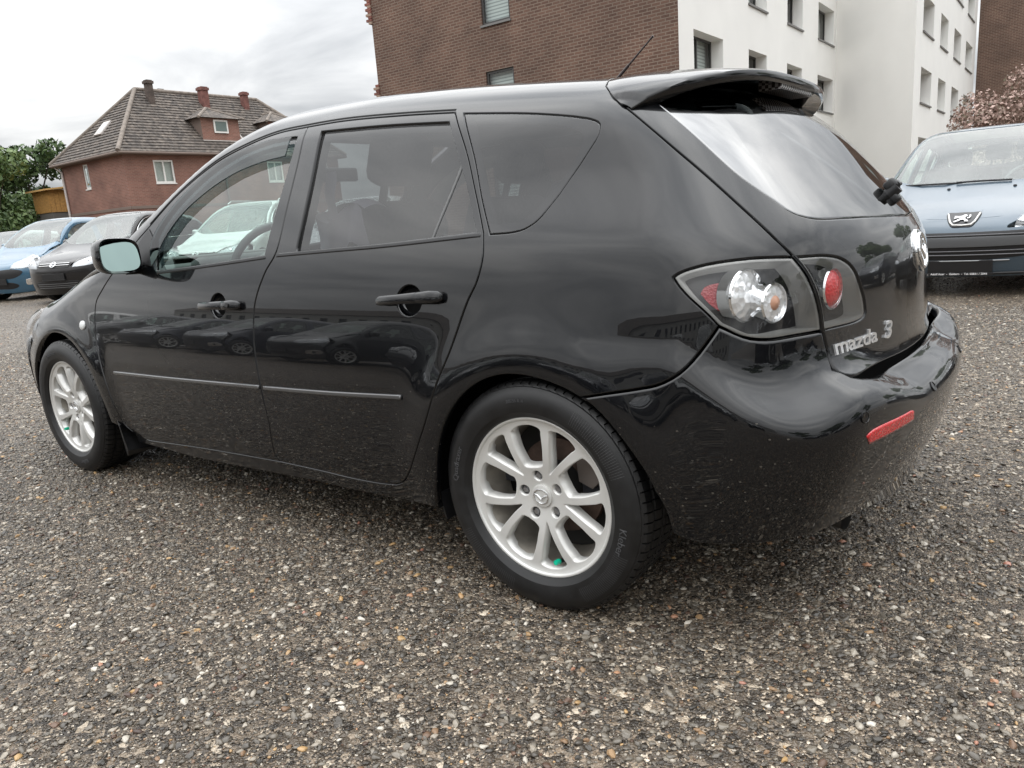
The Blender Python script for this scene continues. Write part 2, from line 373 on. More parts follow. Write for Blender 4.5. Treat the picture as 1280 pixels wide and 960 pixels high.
# outlines of the panels on the body surface (u, v), metres
OL = {
 'RAIL1': [[(-2.0042,1.0572), (-1.9277,1.1123), (-1.7646,1.2336), (-1.5722,1.3256), (-1.3879,1.3753), (-1.2189,1.4041), (-1.0585,1.4074)]],
 'RAIL2': [[(-1.0585,1.4074), (-0.88,1.4056), (-0.6252,1.3912), (-0.4046,1.3754)]],
 'FDF': [[(-2.0042,1.0572), (-2.0915,0.9858), (-2.1666,0.9293), (-2.2594,0.8584), (-2.3188,0.8015), (-2.3362,0.669), (-2.3257,0.6044), (-2.2896,0.4783), (-2.2588,0.3547), (-2.2378,0.2747), (-2.1892,0.2351), (-2.0919,0.2146)]],
 'FDB': [[(-2.0919,0.2146), (-1.6703,0.2406), (-1.3932,0.2516), (-1.1492,0.2591)]],
 'BPI': [[(-1.0585,1.4074), (-1.0515,1.2838), (-1.0563,1.122), (-1.0693,0.9769), (-1.1186,0.912), (-1.1665,0.8174), (-1.1781,0.7258), (-1.1764,0.6425), (-1.1612,0.5225), (-1.1486,0.4088), (-1.16,0.324), (-1.1627,0.2854), (-1.1492,0.2591)]],
 'RDB': [[(-1.1492,0.2591), (-0.934,0.2589), (-0.7777,0.2561), (-0.6478,0.2599), (-0.5784,0.2671)]],
 'RDR': [[(-0.5784,0.2671), (-0.5411,0.2819), (-0.5088,0.31), (-0.474,0.3534), (-0.3962,0.4838), (-0.3397,0.6079), (-0.2957,0.6937), (-0.2406,0.8239), (-0.2113,0.8768), (-0.1976,0.9407), (-0.2083,0.9996)]],
 'RDT': [[(-0.2083,0.9996), (-0.2658,1.1213), (-0.3245,1.2485), (-0.4046,1.3754)]],
 'W1': [[(-1.094,1.377), (-1.2443,1.3772), (-1.4242,1.3502), (-1.6077,1.2853), (-1.7911,1.159), (-1.8702,1.0509), (-1.8639,0.9954), (-1.8355,0.9428), (-1.809,0.9304)], [(-1.809,0.9304), (-1.4611,0.95), (-1.1328,0.9711)], [(-1.1328,0.9711), (-1.1122,1.1258), (-1.0982,1.2747), (-1.094,1.377)]],
 'W2': [[(-0.9715,1.3799), (-0.6778,1.3645), (-0.4149,1.3457)], [(-0.4149,1.3457), (-0.3387,1.2137), (-0.2362,1.0052)], [(-0.2362,1.0052), (-0.5692,0.9886), (-0.9659,0.9775)], [(-0.9659,0.9775), (-0.9615,1.1836), (-0.9715,1.3799)]],
 'QW': [[(-0.3699,1.3686), (-0.1478,1.3441), (-0.0097,1.3214), (0.0748,1.3033), (0.1093,1.2836), (0.1071,1.2546), (0.0755,1.2103), (0.0245,1.1368), (-0.0146,1.0694), (-0.0453,1.025), (-0.0781,1.0038), (-0.1155,0.9963), (-0.1861,0.9944)], [(-0.1861,0.9944), (-0.2381,1.0948), (-0.2962,1.2338), (-0.3699,1.3686)]],
 'SILL': [[(-2.1978,0.19), (-1.716,0.1843), (-1.3299,0.1969), (-0.9598,0.2094), (-0.8004,0.2087), (-0.5791,0.215), (-0.4122,0.2261)]],
 'ARC1': [[(-0.4122,0.2261), (-0.3843,0.3203), (-0.3572,0.422), (-0.3156,0.5079), (-0.2585,0.576), (-0.1881,0.6231), (-0.105,0.647), (-0.0189,0.6452), (0.0531,0.6264), (0.0959,0.6064)]],
 'SEAM': [[(0.0959,0.6064), (0.1552,0.6224), (0.2145,0.6368), (0.245,0.6474), (0.2756,0.6718), (0.3084,0.7125), (0.3311,0.7521), (0.3424,0.7737)]],
 'LAMPA': [[(0.3424,0.7737), (0.3262,0.8002), (0.297,0.8427), (0.2842,0.8667), (0.2796,0.8797)]],
 'LAMPB': [[(0.2796,0.8797), (0.2905,0.8886), (0.3333,0.9034), (0.3993,0.9102), (0.4612,0.9063), (0.4705,0.9052)]],
 'LAMPC': [[(0.3424,0.7737), (0.3571,0.7629), (0.3718,0.7516), (0.3875,0.7431), (0.4172,0.7374), (0.459,0.7387), (0.5182,0.7384)]],
 'LSEAM': [[(0.4705,0.9052), (0.4858,0.873), (0.5027,0.8246), (0.5145,0.7725), (0.5182,0.7384)]],
 'LIN': [[(0.4749,0.9047), (0.5393,0.8999), (0.5805,0.8881), (0.6083,0.8667), (0.6289,0.8275), (0.6477,0.7708), (0.6481,0.746), (0.6332,0.7387), (0.5243,0.7375)]],
 'HCUT': [[(0.0872,1.4352), (0.2459,1.2721), (0.3484,1.128), (0.4184,1.001), (0.4541,0.9363), (0.4705,0.9052)]],
 'TG2': [[(0.5182,0.7384), (0.5297,0.6868), (0.5276,0.6578), (0.532,0.6422), (0.5464,0.6326)]],
 'TG3': [[(0.5464,0.6326), (0.6171,0.624), (0.7884,0.6175), (1.062,0.6157)]],
 'HG': [[(0.3177,1.3274), (0.3813,1.2081), (0.4397,1.0793), (0.4732,1.0296), (0.49,1.0099), (0.5002,0.995), (0.516,0.984), (0.5532,0.9738), (0.6322,0.9691), (0.7213,0.9656), (0.8803,0.9612), (1.1028,0.9564)]],
 'FARC': [[(-2.2784,0.2859), (-2.2866,0.3421), (-2.2845,0.3862), (-2.3291,0.4733), (-2.3947,0.5332), (-2.4991,0.5873), (-2.6167,0.6207), (-2.7341,0.638), (-2.8441,0.6301), (-2.966,0.5884), (-3.0733,0.5142), (-3.1414,0.4128), (-3.1039,0.286)]],
 'B_ARC2': [[(0.0959,0.5096), (0.1296,0.4944), (0.1567,0.4764), (0.192,0.4461), (0.225,0.4098), (0.2471,0.3601), (0.26,0.2947)]],
 'B_SEAM': [[(0.0959,0.5096), (0.1552,0.514), (0.2145,0.5172), (0.245,0.5191), (0.2756,0.5262), (0.3084,0.5422), (0.3311,0.5562), (0.3424,0.5635)]],
 'B_LAMPC': [[(0.3424,0.5635), (0.3571,0.5581), (0.3718,0.5527), (0.3875,0.5485), (0.4172,0.545), (0.459,0.5446), (0.5182,0.5447)]],
 'B_TG2': [[(0.5182,0.5447), (0.5297,0.5247), (0.5276,0.5113), (0.532,0.5031), (0.5464,0.4979)]],
 'B_BT': [[(0.5243,0.5091), (0.5338,0.5012), (0.5425,0.4947), (0.5675,0.4888), (0.6784,0.4835), (0.8356,0.481), (1.0193,0.4797)]],
 'B_BLOW': [[(0.26,0.2947), (0.2972,0.2898), (0.3946,0.3137), (0.4498,0.3327), (0.5204,0.3598), (0.6373,0.3467), (1.1353,0.2277)]],
 'B_REFL': [[(0.5224,0.4457), (0.5344,0.4489), (0.6466,0.4498)], [(0.6466,0.4498), (0.6598,0.4473), (0.6646,0.4381)], [(0.6646,0.4381), (0.5323,0.437)], [(0.5323,0.437), (0.5224,0.4457)]],
 'B_cut': [[(0.5182,0.5447), (0.5297,0.5247), (0.5243,0.5091)]],
}
# ------------------------------------------------------------------ ground: wet gravel
def gravel_mat():
    m = mat('wet_gravel', (.1,.1,.1), .35); b = bsdf(m); v = objcoord(m)
    wn = N(m, 'ShaderNodeTexNoise', Scale=9, Detail=3); LK(m, v, wn.inputs['Vector'])
    wm = N(m, 'ShaderNodeMix', data_type='VECTOR'); wm.inputs['Factor'].default_value = .02; LK(m, v, wm.inputs['A']); LK(m, wn.outputs['Color'], wm.inputs['B'])
    vec = wm.outputs['Result']
    v1 = N(m, 'ShaderNodeTexVoronoi', Scale=62); LK(m, vec, v1.inputs['Vector'])
    v2 = N(m, 'ShaderNodeTexVoronoi', Scale=170); LK(m, vec, v2.inputs['Vector'])
    stops = [(0,(.016,.014,.012)),(.25,(.036,.031,.026)),(.5,(.064,.055,.046)),(.72,(.10,.086,.070)),(.86,(.15,.125,.10)),(.95,(.27,.24,.20)),(1,(.45,.42,.37))]
    s1 = N(m, 'ShaderNodeSeparateColor'); LK(m, v1.outputs['Color'], s1.inputs[0]); c1 = ramp(m, s1.outputs[0], stops)
    s2 = N(m, 'ShaderNodeSeparateColor'); LK(m, v2.outputs['Color'], s2.inputs[0]); c2 = ramp(m, s2.outputs[1], stops)
    sel = N(m, 'ShaderNodeMath', operation='GREATER_THAN'); sel.inputs[1].default_value = .62; LK(m, s1.outputs[2], sel.inputs[0])
    mx = N(m, 'ShaderNodeMix', data_type='RGBA'); LK(m, sel.outputs[0], mx.inputs['Factor']); LK(m, c2.outputs[0], mx.inputs['A']); LK(m, c1.outputs[0], mx.inputs['B'])
    big = N(m, 'ShaderNodeTexNoise', Scale=.5, Detail=4); LK(m, v, big.inputs['Vector'])
    br = ramp(m, big.outputs['Fac'], [(.3,(1.05,.97,.87)),(.7,(1.68,1.55,1.38))]); mu = N(m, 'ShaderNodeMix', data_type='RGBA', blend_type='MULTIPLY'); mu.inputs['Factor'].default_value = 1
    LK(m, mx.outputs['Result'], mu.inputs['A']); LK(m, br.outputs[0], mu.inputs['B']); LK(m, mu.outputs['Result'], b.inputs['Base Color'])
    rr = N(m, 'ShaderNodeMapRange'); rr.inputs['To Min'].default_value = .14; rr.inputs['To Max'].default_value = .46; LK(m, s2.outputs[2], rr.inputs[0]); LK(m, rr.outputs[0], b.inputs['Roughness'])
    h1 = N(m, 'ShaderNodeMath', operation='MULTIPLY_ADD'); h1.inputs[1].default_value = -.9; h1.inputs[2].default_value = 1; LK(m, v1.outputs['Distance'], h1.inputs[0])
    h2 = N(m, 'ShaderNodeMath', operation='MULTIPLY_ADD'); h2.inputs[1].default_value = -.5; LK(m, v2.outputs['Distance'], h2.inputs[0]); LK(m, h1.outputs[0], h2.inputs[2])
    bp = N(m, 'ShaderNodeBump', Strength=.9, Distance=.012); LK(m, h2.outputs[0], bp.inputs['Height']); LK(m, bp.outputs[0], b.inputs['Normal'])
    return m
GM = gravel_mat()
gnd = MB().poly([(-400,-300,0),(300,-300,0),(300,500,0),(-400,500,0)]).done('ground', GM); struct(gnd)
def pebble_mat():
    m = mat('wet_pebbles', (.1,.1,.1), .3); b = bsdf(m); a = N(m, 'ShaderNodeAttribute', attribute_name='tone', attribute_type='INSTANCER')
    h = N(m, 'ShaderNodeAttribute', attribute_name='hue', attribute_type='INSTANCER')
    g = ramp(m, a.outputs['Fac'], [(0,(.036,.031,.025)),(.3,(.080,.069,.055)),(.6,(.142,.123,.098)),(.80,(.205,.178,.140)),(.92,(.31,.27,.215)),(.975,(.45,.41,.345)),(1,(.62,.57,.49))])
    w = ramp(m, a.outputs['Fac'], [(0,(.05,.03,.022)),(.4,(.12,.07,.045)),(.75,(.30,.19,.10)),(.9,(.42,.27,.12)),(1,(.36,.16,.12))])
    s = N(m, 'ShaderNodeMath', operation='GREATER_THAN'); s.inputs[1].default_value = .90; LK(m, h.outputs['Fac'], s.inputs[0])
    mx = N(m, 'ShaderNodeMix', data_type='RGBA'); LK(m, s.outputs[0], mx.inputs['Factor']); LK(m, g.outputs[0], mx.inputs['A']); LK(m, w.outputs[0], mx.inputs['B'])
    v = objcoord(m); n = N(m, 'ShaderNodeTexNoise', Scale=220, Detail=3); LK(m, v, n.inputs['Vector']); r = ramp(m, n.outputs['Fac'], [(.3,(.7,.7,.7)),(.7,(1.2,1.2,1.2))])
    mu = N(m, 'ShaderNodeMix', data_type='RGBA', blend_type='MULTIPLY'); mu.inputs['Factor'].default_value = 1; LK(m, mx.outputs['Result'], mu.inputs['A']); LK(m, r.outputs[0], mu.inputs['B'])
    LK(m, mu.outputs['Result'], b.inputs['Base Color'])
    rr = N(m, 'ShaderNodeMapRange'); rr.inputs['To Min'].default_value = .10; rr.inputs['To Max'].default_value = .42; LK(m, h.outputs['Fac'], rr.inputs[0]); LK(m, rr.outputs[0], b.inputs['Roughness'])
    return m
PM = pebble_mat()
def scatter(name, patch, dens, smin_, smax_, seed, sub=2):
    """pebbles strewn over a patch of ground, one object"""
    o = MB().poly([(x, y, .001) for x, y in patch]).done(name, PM); struct(o, 'stuff')
    t = bpy.data.node_groups.new(name, 'GeometryNodeTree'); t.interface.new_socket('Geometry', in_out='INPUT', socket_type='NodeSocketGeometry'); t.interface.new_socket('Geometry', in_out='OUTPUT', socket_type='NodeSocketGeometry')
    n = t.nodes; l = t.links; gi = n.new('NodeGroupInput'); go = n.new('NodeGroupOutput')
    ds = n.new('GeometryNodeDistributePointsOnFaces'); ds.inputs['Density'].default_value = dens; ds.inputs['Seed'].default_value = seed; l.new(gi.outputs[0], ds.inputs['Mesh'])
    join = n.new('GeometryNodeJoinGeometry')
    for k in range(6):
        ic = n.new('GeometryNodeMeshIcoSphere'); ic.inputs['Radius'].default_value = .5; ic.inputs['Subdivisions'].default_value = sub
        sp_ = n.new('GeometryNodeSetPosition'); l.new(ic.outputs[0], sp_.inputs['Geometry'])
        no = n.new('ShaderNodeTexNoise'); no.noise_dimensions = '4D'; no.inputs['Scale'].default_value = 1.7; no.inputs['W'].default_value = k*3.1+seed; no.inputs['Detail'].default_value = 1
        sb = n.new('ShaderNodeVectorMath'); sb.operation = 'SUBTRACT'; sb.inputs[1].default_value = (.5,.5,.5); l.new(no.outputs['Color'], sb.inputs[0])
        sc = n.new('ShaderNodeVectorMath'); sc.operation = 'SCALE'; sc.inputs['Scale'].default_value = 1.0; l.new(sb.outputs[0], sc.inputs[0]); l.new(sc.outputs[0], sp_.inputs['Offset'])
        tr_ = n.new('GeometryNodeTransform'); tr_.inputs['Scale'].default_value = (1, random.uniform(.55,.95), random.uniform(.35,.6)); l.new(sp_.outputs[0], tr_.inputs['Geometry'])
        ss_ = n.new('GeometryNodeSetShadeSmooth'); l.new(tr_.outputs[0], ss_.inputs[0]); ss_.inputs['Shade Smooth'].default_value = k % 3 != 0
        sm_ = n.new('GeometryNodeSetMaterial'); sm_.inputs['Material'].default_value = PM; l.new(ss_.outputs[0], sm_.inputs['Geometry'])
        gi_ = n.new('GeometryNodeGeometryToInstance'); l.new(sm_.outputs[0], gi_.inputs[0]); l.new(gi_.outputs[0], join.inputs[0])
    ip = n.new('GeometryNodeInstanceOnPoints'); l.new(ds.outputs['Points'], ip.inputs['Points']); l.new(join.outputs[0], ip.inputs['Instance']); ip.inputs['Pick Instance'].default_value = True
    rv = n.new('FunctionNodeRandomValue'); rv.data_type = 'FLOAT_VECTOR'; rv.inputs['Min'].default_value = (-.35,-.35,0); rv.inputs['Max'].default_value = (.35,.35,6.28); rv.inputs['Seed'].default_value = seed+1
    l.new(rv.outputs[0], ip.inputs['Rotation'])
    rs_ = n.new('FunctionNodeRandomValue'); rs_.data_type = 'FLOAT'; rs_.inputs[2].default_value = 0; rs_.inputs[3].default_value = 1; rs_.inputs['Seed'].default_value = seed+2
    pw = n.new('ShaderNodeMath'); pw.operation = 'POWER'; pw.inputs[1].default_value = 5.5; l.new(rs_.outputs[1], pw.inputs[0])
    mr = n.new('ShaderNodeMapRange'); mr.inputs['To Min'].default_value = smin_; mr.inputs['To Max'].default_value = smax_; l.new(pw.outputs[0], mr.inputs[0]); l.new(mr.outputs[0], ip.inputs['Scale'])
    last = ip.outputs[0]
    for nm, sd_ in (('tone', 3), ('hue', 4)):
        r_ = n.new('FunctionNodeRandomValue'); r_.data_type = 'FLOAT'; r_.inputs['Seed'].default_value = seed*7+sd_
        st = n.new('GeometryNodeStoreNamedAttribute'); st.data_type = 'FLOAT'; st.domain = 'INSTANCE'; st.inputs['Name'].default_value = nm; l.new(last, st.inputs[0]); l.new(r_.outputs[1], st.inputs['Value']); last = st.outputs[0]
    l.new(last, go.inputs[0]); md = o.modifiers.new('scatter', 'NODES'); md.node_group = t
    return o
scatter('gravel', [(4.2,-4.2),(4.2,.5),(3.0,5.0),(-1.0,5.0),(-8,3.2),(-8,-3.0),(-2,-4.2)], 5400, .0042, .026, 1)
scatter('gravel', [(2.2,-2.4),(2.0,.2),(-1.2,-.2),(-3.5,-.3),(-3.5,-1.9),(-1.2,-2.2)], 6500, .003, .011, 9, 1)
scatter('gravel', [(11,-9),(12,9),(-4,10),(-16,9),(-21,2),(-19,-9)], 420, .010, .028, 5, 1)
# ------------------------------------------------------------------ shared materials
PAINT = mat('black_paint', (.0025,.0028,.0036), .3, 0, 1.0, .08, .010)
noise_tint(PAINT, (.0025,.0028,.0036), .3, 3); bsdf(PAINT).inputs['Coat IOR'].default_value = 1.5
def splashes(m, base, z0=.62, z1=.25):
    """dried road splashes low on the body: small pale specks"""
    t = N(m, 'ShaderNodeTexCoord'); mp = N(m, 'ShaderNodeMapping'); mp.inputs['Scale'].default_value = (120,120,190); LK(m, t.outputs['Object'], mp.inputs[0])
    vo = N(m, 'ShaderNodeTexVoronoi', Scale=1.0, Randomness=1.0); LK(m, mp.outputs[0], vo.inputs['Vector']); sp_ = N(m, 'ShaderNodeSeparateColor'); LK(m, vo.outputs['Color'], sp_.inputs[0])
    n = N(m, 'ShaderNodeTexNoise', Scale=5, Detail=5); LK(m, t.outputs['Object'], n.inputs['Vector'])
    zz_ = N(m, 'ShaderNodeSeparateXYZ'); LK(m, t.outputs['Object'], zz_.inputs[0]); mr = N(m, 'ShaderNodeMapRange'); mr.inputs['From Min'].default_value = z0; mr.inputs['From Max'].default_value = z1; LK(m, zz_.outputs[2], mr.inputs[0])
    a = N(m, 'ShaderNodeMath', operation='MULTIPLY'); LK(m, mr.outputs[0], a.inputs[0]); LK(m, n.outputs['Fac'], a.inputs[1])
    th = N(m, 'ShaderNodeMath', operation='MULTIPLY'); th.inputs[1].default_value = .10; LK(m, a.outputs[0], th.inputs[0])
    lt = N(m, 'ShaderNodeMath', operation='LESS_THAN'); LK(m, sp_.outputs[0], lt.inputs[0]); LK(m, th.outputs[0], lt.inputs[1])
    sz = N(m, 'ShaderNodeMath', operation='LESS_THAN'); sz.inputs[1].default_value = .33; LK(m, vo.outputs['Distance'], sz.inputs[0])
    f = N(m, 'ShaderNodeMath', operation='MULTIPLY'); LK(m, lt.outputs[0], f.inputs[0]); LK(m, sz.outputs[0], f.inputs[1])
    old = bsdf(m).inputs['Base Color'].links[0].from_socket; mx = N(m, 'ShaderNodeMix', data_type='RGBA'); LK(m, f.outputs[0], mx.inputs['Factor']); LK(m, old, mx.inputs['A']); mx.inputs['B'].default_value = (.075,.068,.058,1); LK(m, mx.outputs['Result'], bsdf(m).inputs['Base Color'])
splashes(PAINT, 0)
BLACKPL = mat('black_plastic', (.012,.012,.013), .42)
noise_tint(BLACKPL, (.012,.012,.013), .3, 20, (.35,.5))
DARK = mat('dark_seal', (.004,.004,.004), .8, spec=.1)
RUBBER = mat('tyre_rubber', (.008,.008,.0082), .55)
noise_tint(RUBBER, (.0055,.0055,.0058), .45, 30, (.36,.6))
LETTER = mat('tyre_letter', (.05,.05,.052), .6)
ALLOY = mat('silver_alloy', (.64,.635,.61), .36, .35)
noise_tint(ALLOY, (.64,.635,.61), .05, 9, (.30,.45))
BARREL = mat('alloy_barrel', (.42,.40,.36), .5, .6)
noise_tint(BARREL, (.42,.39,.34), .3, 14, (.4,.65))
BRAKE = mat('brake_rust', (.09,.06,.045), .7, .3)
noise_tint(BRAKE, (.10,.065,.05), .5, 25)
SATIN = mat('satin_chrome', (.78,.78,.78), .28, .7)
CHROME = mat('chrome', (.82,.83,.84), .08, 1)
STEEL = mat('bolt_steel', (.35,.35,.36), .35, .9)
GREEN = mat('green_cap', (.0,.42,.25), .4)
REDPL = mat('red_lens', (.55,.008,.012), .12, 0, .8)
REDDARK = mat('red_reflector', (.30,.004,.01), .2, 0, .5)
AMBER = mat('amber_bulb', (.55,.30,.20), .25)
INTERIOR = mat('grey_trim', (.05,.05,.054), .7)
noise_tint(INTERIOR, (.05,.05,.054), .25, 18)
SEATC = mat('dark_seat_cloth', (.035,.036,.042), .9)
noise_tint(SEATC, (.035,.036,.042), .3, 60)
CLOTH = mat('white_cloth', (.84,.84,.88), .9)
noise_tint(CLOTH, (.82,.82,.87), .08, 10)
GLASS = thin_glass('clear_window_glass', (.80,.90,.86), ior=1.7)
WGLASS = thin_glass('windscreen_glass', (.74,.86,.81), film=.10)
PRIV = thin_glass('privacy_glass', (.21,.21,.225), 1.0, ior=1.6)
HGLASS = thin_glass('tailgate_glass', (.16,.18,.18), 1.0, ior=2.8)
SMOKE = thin_glass('smoked_acrylic', (.20,.26,.27), .8)
LENS = thin_glass('lamp_lens', (.95,.95,.95), .9, ior=1.6)
MIRROR = mat('mirror_glass', (.36,.47,.44), .01, 1)
BULBGL = mat('faceted_clear', (.92,.93,.94), .12, .45)
def facets(m, scale=60, st=.9):
    v = objcoord(m); vo = N(m, 'ShaderNodeTexVoronoi', Scale=scale); LK(m, v, vo.inputs['Vector'])
    b = N(m, 'ShaderNodeBump', Strength=st, Distance=.004); LK(m, vo.outputs['Distance'], b.inputs['Height']); LK(m, b.outputs[0], bsdf(m).inputs['Normal'])
facets(BULBGL); facets(REDPL, 160, .5); facets(REDDARK, 200, .4)
# ------------------------------------------------------------------ the black hatchback
CAR = Hatch(); G = Fan(); GB = Fan(zc=.40, r2=.30); GF = Fan(x0=-2.70, sx=-1); TOP = Top()
HB = thing('parked_hatchback', 'glossy black five-door hatchback with silver ten-spoke wheels on wet gravel', 'car')
def rev(s): return s[::-1]
def L(n): return OL[n][0]
def mirrored(o, name=None, parent=None):
    me = o.data; V = np.empty(len(me.vertices)*3); me.vertices.foreach_get('co', V); V = V.reshape(-1, 3)*[1,-1,1]
    Nn = np.empty(len(me.vertices)*3); me.vertex_normals.foreach_get('vector', Nn)
    nn = np.zeros((len(me.vertices), 3)); ln = np.empty(len(me.loops)*3); me.corner_normals.foreach_get('vector', ln); vi = np.empty(len(me.loops), int); me.loops.foreach_get('vertex_index', vi)
    nn[vi] = ln.reshape(-1, 3)
    F = [tuple(p.vertices)[::-1] for p in me.polygons]
    q = rawmesh(name or o.name.split('.')[0], V, F, nn*[1,-1,1])
    return link(name or o.name.split('.')[0], q, list(me.materials), parent or o.parent)
def on(fam, u, v, off=0, tmax=1.6):
    O, D = fam.rays(np.array([[u, v]])); X = solve(CAR, O, D, 0, tmax); n = CAR.grad(X); return Vector((X+n*off)[0]), Vector(n[0])
def frame(n, up=(0,0,1)):
    """matrix whose local z is n and local y is close to up"""
    n = Vector(n).normalized(); x = Vector(up).cross(n).normalized(); y = n.cross(x); return Matrix((x, y, n)).transposed()
VT = 1.55
WSE = [(-2.16,1.02),(-2.02,1.150),(-1.84,1.290),(-1.63,1.395),(-1.46,1.462),(-1.36,VT)]
def circle_arc(cx, cz, r, a0, a1, n=24): return [(cx+r*math.cos(math.radians(a0+(a1-a0)*i/n)), cz+r*math.sin(math.radians(a0+(a1-a0)*i/n))) for i in range(n+1)]
FA = [(x-.05, z) for x, z in circle_arc(-2.655, .29, .375, -2, 168)]     # front arch in (u,v)
FDBOT = L('FDB')[0]
# body side: sill, rear quarter, pillars and roof rail in one panel, door and quarter window cut out
SILL0 = L('SILL')[0]
side_outer = [L('SILL'), L('ARC1'), L('SEAM'), L('LAMPA'), L('LAMPB'), rev(L('HCUT')),
              [L('HCUT')[0], (.06,VT)], [(.06,VT), (-.6,VT), (-1.36,VT)], rev(WSE), [WSE[0], (-2.19,.955), L('FDF')[2]], L('FDF')[2:11], [L('FDF')[10], SILL0]]
doors_hole = [L('RAIL1'), L('RAIL2'), rev(L('RDT')), rev(L('RDR')), rev(L('RDB')), rev(L('FDB')), rev(L('FDF'))]
# the door opening shares the front edge with the outer outline: move it in a little there
fd_edge = [L('RAIL1')[0]]+[(u+.012, v+(.012 if v < .26 else 0)) for u, v in L('FDF')[1:11]]+[L('FDF')[11]]
doors_hole[-1] = rev(fd_edge)
bs = panel('body_side', CAR, G, side_outer, [doors_hole, OL['QW']], PAINT, HB, gap=.0018, lip=.03)
def cup_loop(u, v, ru=.047, rv=.041): return [[(u+ru*math.cos(q*math.pi/16), v+rv*math.sin(q*math.pi/16)) for q in range(33)]]
front_door = panel('front_door', CAR, G, [L('FDF'), L('FDB'), rev(L('BPI')), rev(L('RAIL1'))], [OL['W1'], cup_loop(-1.387,.803)], PAINT, HB)
rear_door = panel('rear_door', CAR, G, [L('BPI'), L('RDB'), L('RDR'), L('RDT'), rev(L('RAIL2'))], [OL['W2'], cup_loop(-.452,.827)], PAINT, HB)
seam3 = [(-2.109,-.800,.923),(-2.255,-.775,.93),(-2.45,-.745,.90),(-2.75,-.72,.845),(-2.95,-.70,.79)]
hs = [tuple(q) for q in G.inv(np.array(seam3))]
hs[0] = (-2.17,.945)
fender = panel('front_fender', CAR, G, [rev(hs), L('FDF')[2:11], [L('FDF')[10], FA[0]], FA[:], [FA[-1], (-3.13,.42), (-3.14,.50)], [(-3.14,.50),(-3.12,.55),(-3.00,.64),(-2.95,.70),hs[-1]]], [], PAINT, HB, lip=.03)
# roof and windscreen
ws3, _ = (lambda OD: (solve(CAR, OD[0], OD[1], 0, 1.6), 0))(G.rays(np.array(smooth_line(WSE, .03))))
rf3 = solve(CAR, *G.rays(np.array([(u, VT) for u in np.linspace(-1.36, .06, 24)])), 0, 1.6)
wsl = [(x, y) for x, y in ws3[:, :2]]; rfl = [(x, y) for x, y in rf3[:, :2]]
def mir(l): return [(x, -y) for x, y in l]
roof_front = [rfl[0], (rfl[0][0]-.05, rfl[0][1]*.5), (rfl[0][0]-.065, 0), (rfl[0][0]-.05, -rfl[0][1]*.5), mir(rfl)[0]]
roof = panel('roof', CAR, TOP, [rfl, [rfl[-1], (.10,-.3), (.11,0), (.10,.3), mir(rfl)[-1]], rev(mir(rfl)), rev(roof_front)], [], PAINT, HB, gap=.0, rim=.001, drop=.0, lip=.01, res=.035)
cowl = [wsl[0], (-2.37,-.45), (-2.42,0), (-2.37,.45), mir(wsl)[0]]
ws = panel('windscreen', CAR, TOP, [wsl, roof_front, rev(mir(wsl)), rev(cowl)], [], WGLASS, HB, gap=.003, rim=.002, lip=.006, off=-.004, res=.04)
# bonnet and nose
hl = [(x, y) for x, y, z in seam3]
hoodp = [[hl[0], (-2.33,-.48), (-2.385,0), (-2.33,.48), mir(hl)[0]], mir(hl), [mir(hl)[-1], (-3.22,.52), (-3.34,.25), (-3.36,0), (-3.34,-.25), (-3.22,-.52), hl[-1]], rev(hl)]
hood = panel('bonnet', CAR, TOP, hoodp, [], PAINT, HB, res=.035)
qF = math.pi/2*.45; WF = 2*qF+.70
fl = [tuple(GF.inv(np.array([[x-.05+.10, -.82, z]]))[0]) for x, z in [(0,0)]]
he = GF.inv(solve(CAR, *TOP.rays(np.array([(-3.355,.0),(-3.335,-.25),(-3.25,-.46)])), 0, 1.6))
bfs = [(.345,.50),(.36,.555),(.42,.60),(.60,.625),(.72,.62),tuple(he[2]),tuple(he[1]),(qF+.35,he[0,1])]
fb_bot = [(.30,.29),(.34,.22),(.5,.19),(qF+.35,.18)]
fbump = panel('front_bumper', CAR, GF, [[(.30,.29),(.335,.42),(.345,.50)], bfs+[tuple(q) for q in GF.mirror(bfs[::-1][1:])], [tuple(q) for q in GF.mirror([(.345,.50),(.335,.42),(.30,.29)])], [tuple(q) for q in GF.mirror(fb_bot)][:-1]+fb_bot[::-1]], [], PAINT, HB, res=.035)
hlp = [(.345,.505),(.365,.56),(.425,.605),(.58,.632),(.68,.63),(.665,.70),(.60,.735),(.50,.75),(.36,.755),(.285,.76),(.255,.735),(.285,.63)]
headlamp = panel('headlamp', CAR, GF, [hlp+[hlp[0]]], [], LENS, HB, gap=.003, lip=.02)
hlb = panel('reflector', CAR, GF, [hlp+[hlp[0]]], [], mat('headlamp_bowl', (.35,.36,.37), .2, .8), headlamp, gap=.004, off=-.03)
# tailgate, hatch glass
mR = lambda l: [tuple(q) for q in G.mirror(l)]
qG = math.pi/2*.45; UC = qG+.35
tg_l = L('HCUT')+L('LSEAM')[1:]+L('TG2')[1:-1]
tb = L('TG2')[-2:-1]+L('TG3')[:-1]+[(UC, L('TG3')[-1][1])]
tail_outer = [[(UC,1.645),(.5,1.60),(.20,1.53),L('HCUT')[0]], tg_l, tb, rev(mR(tb)), rev(mR(tg_l)), [mR(L('HCUT'))[0], (2*UC-.20,1.53),(2*UC-.5,1.60),(UC,1.645)]]
hg = [L('HG')[0]]+L('HG')[1:-1]+[(UC, L('HG')[-1][1])]
gtop = [(UC,1.50),(.62,1.48),(.42,1.43),(.33,1.375),L('HG')[0]]
glass_loop = [gtop, hg, rev(mR(hg)), rev(mR(gtop))]
lin_loop = [OL['LIN'][0], [L('LIN')[-1], (.5193,.7725), (.5075,.8246), (.4905,.873), L('LIN')[0]]]
lin_r = [mR(s) for s in lin_loop]
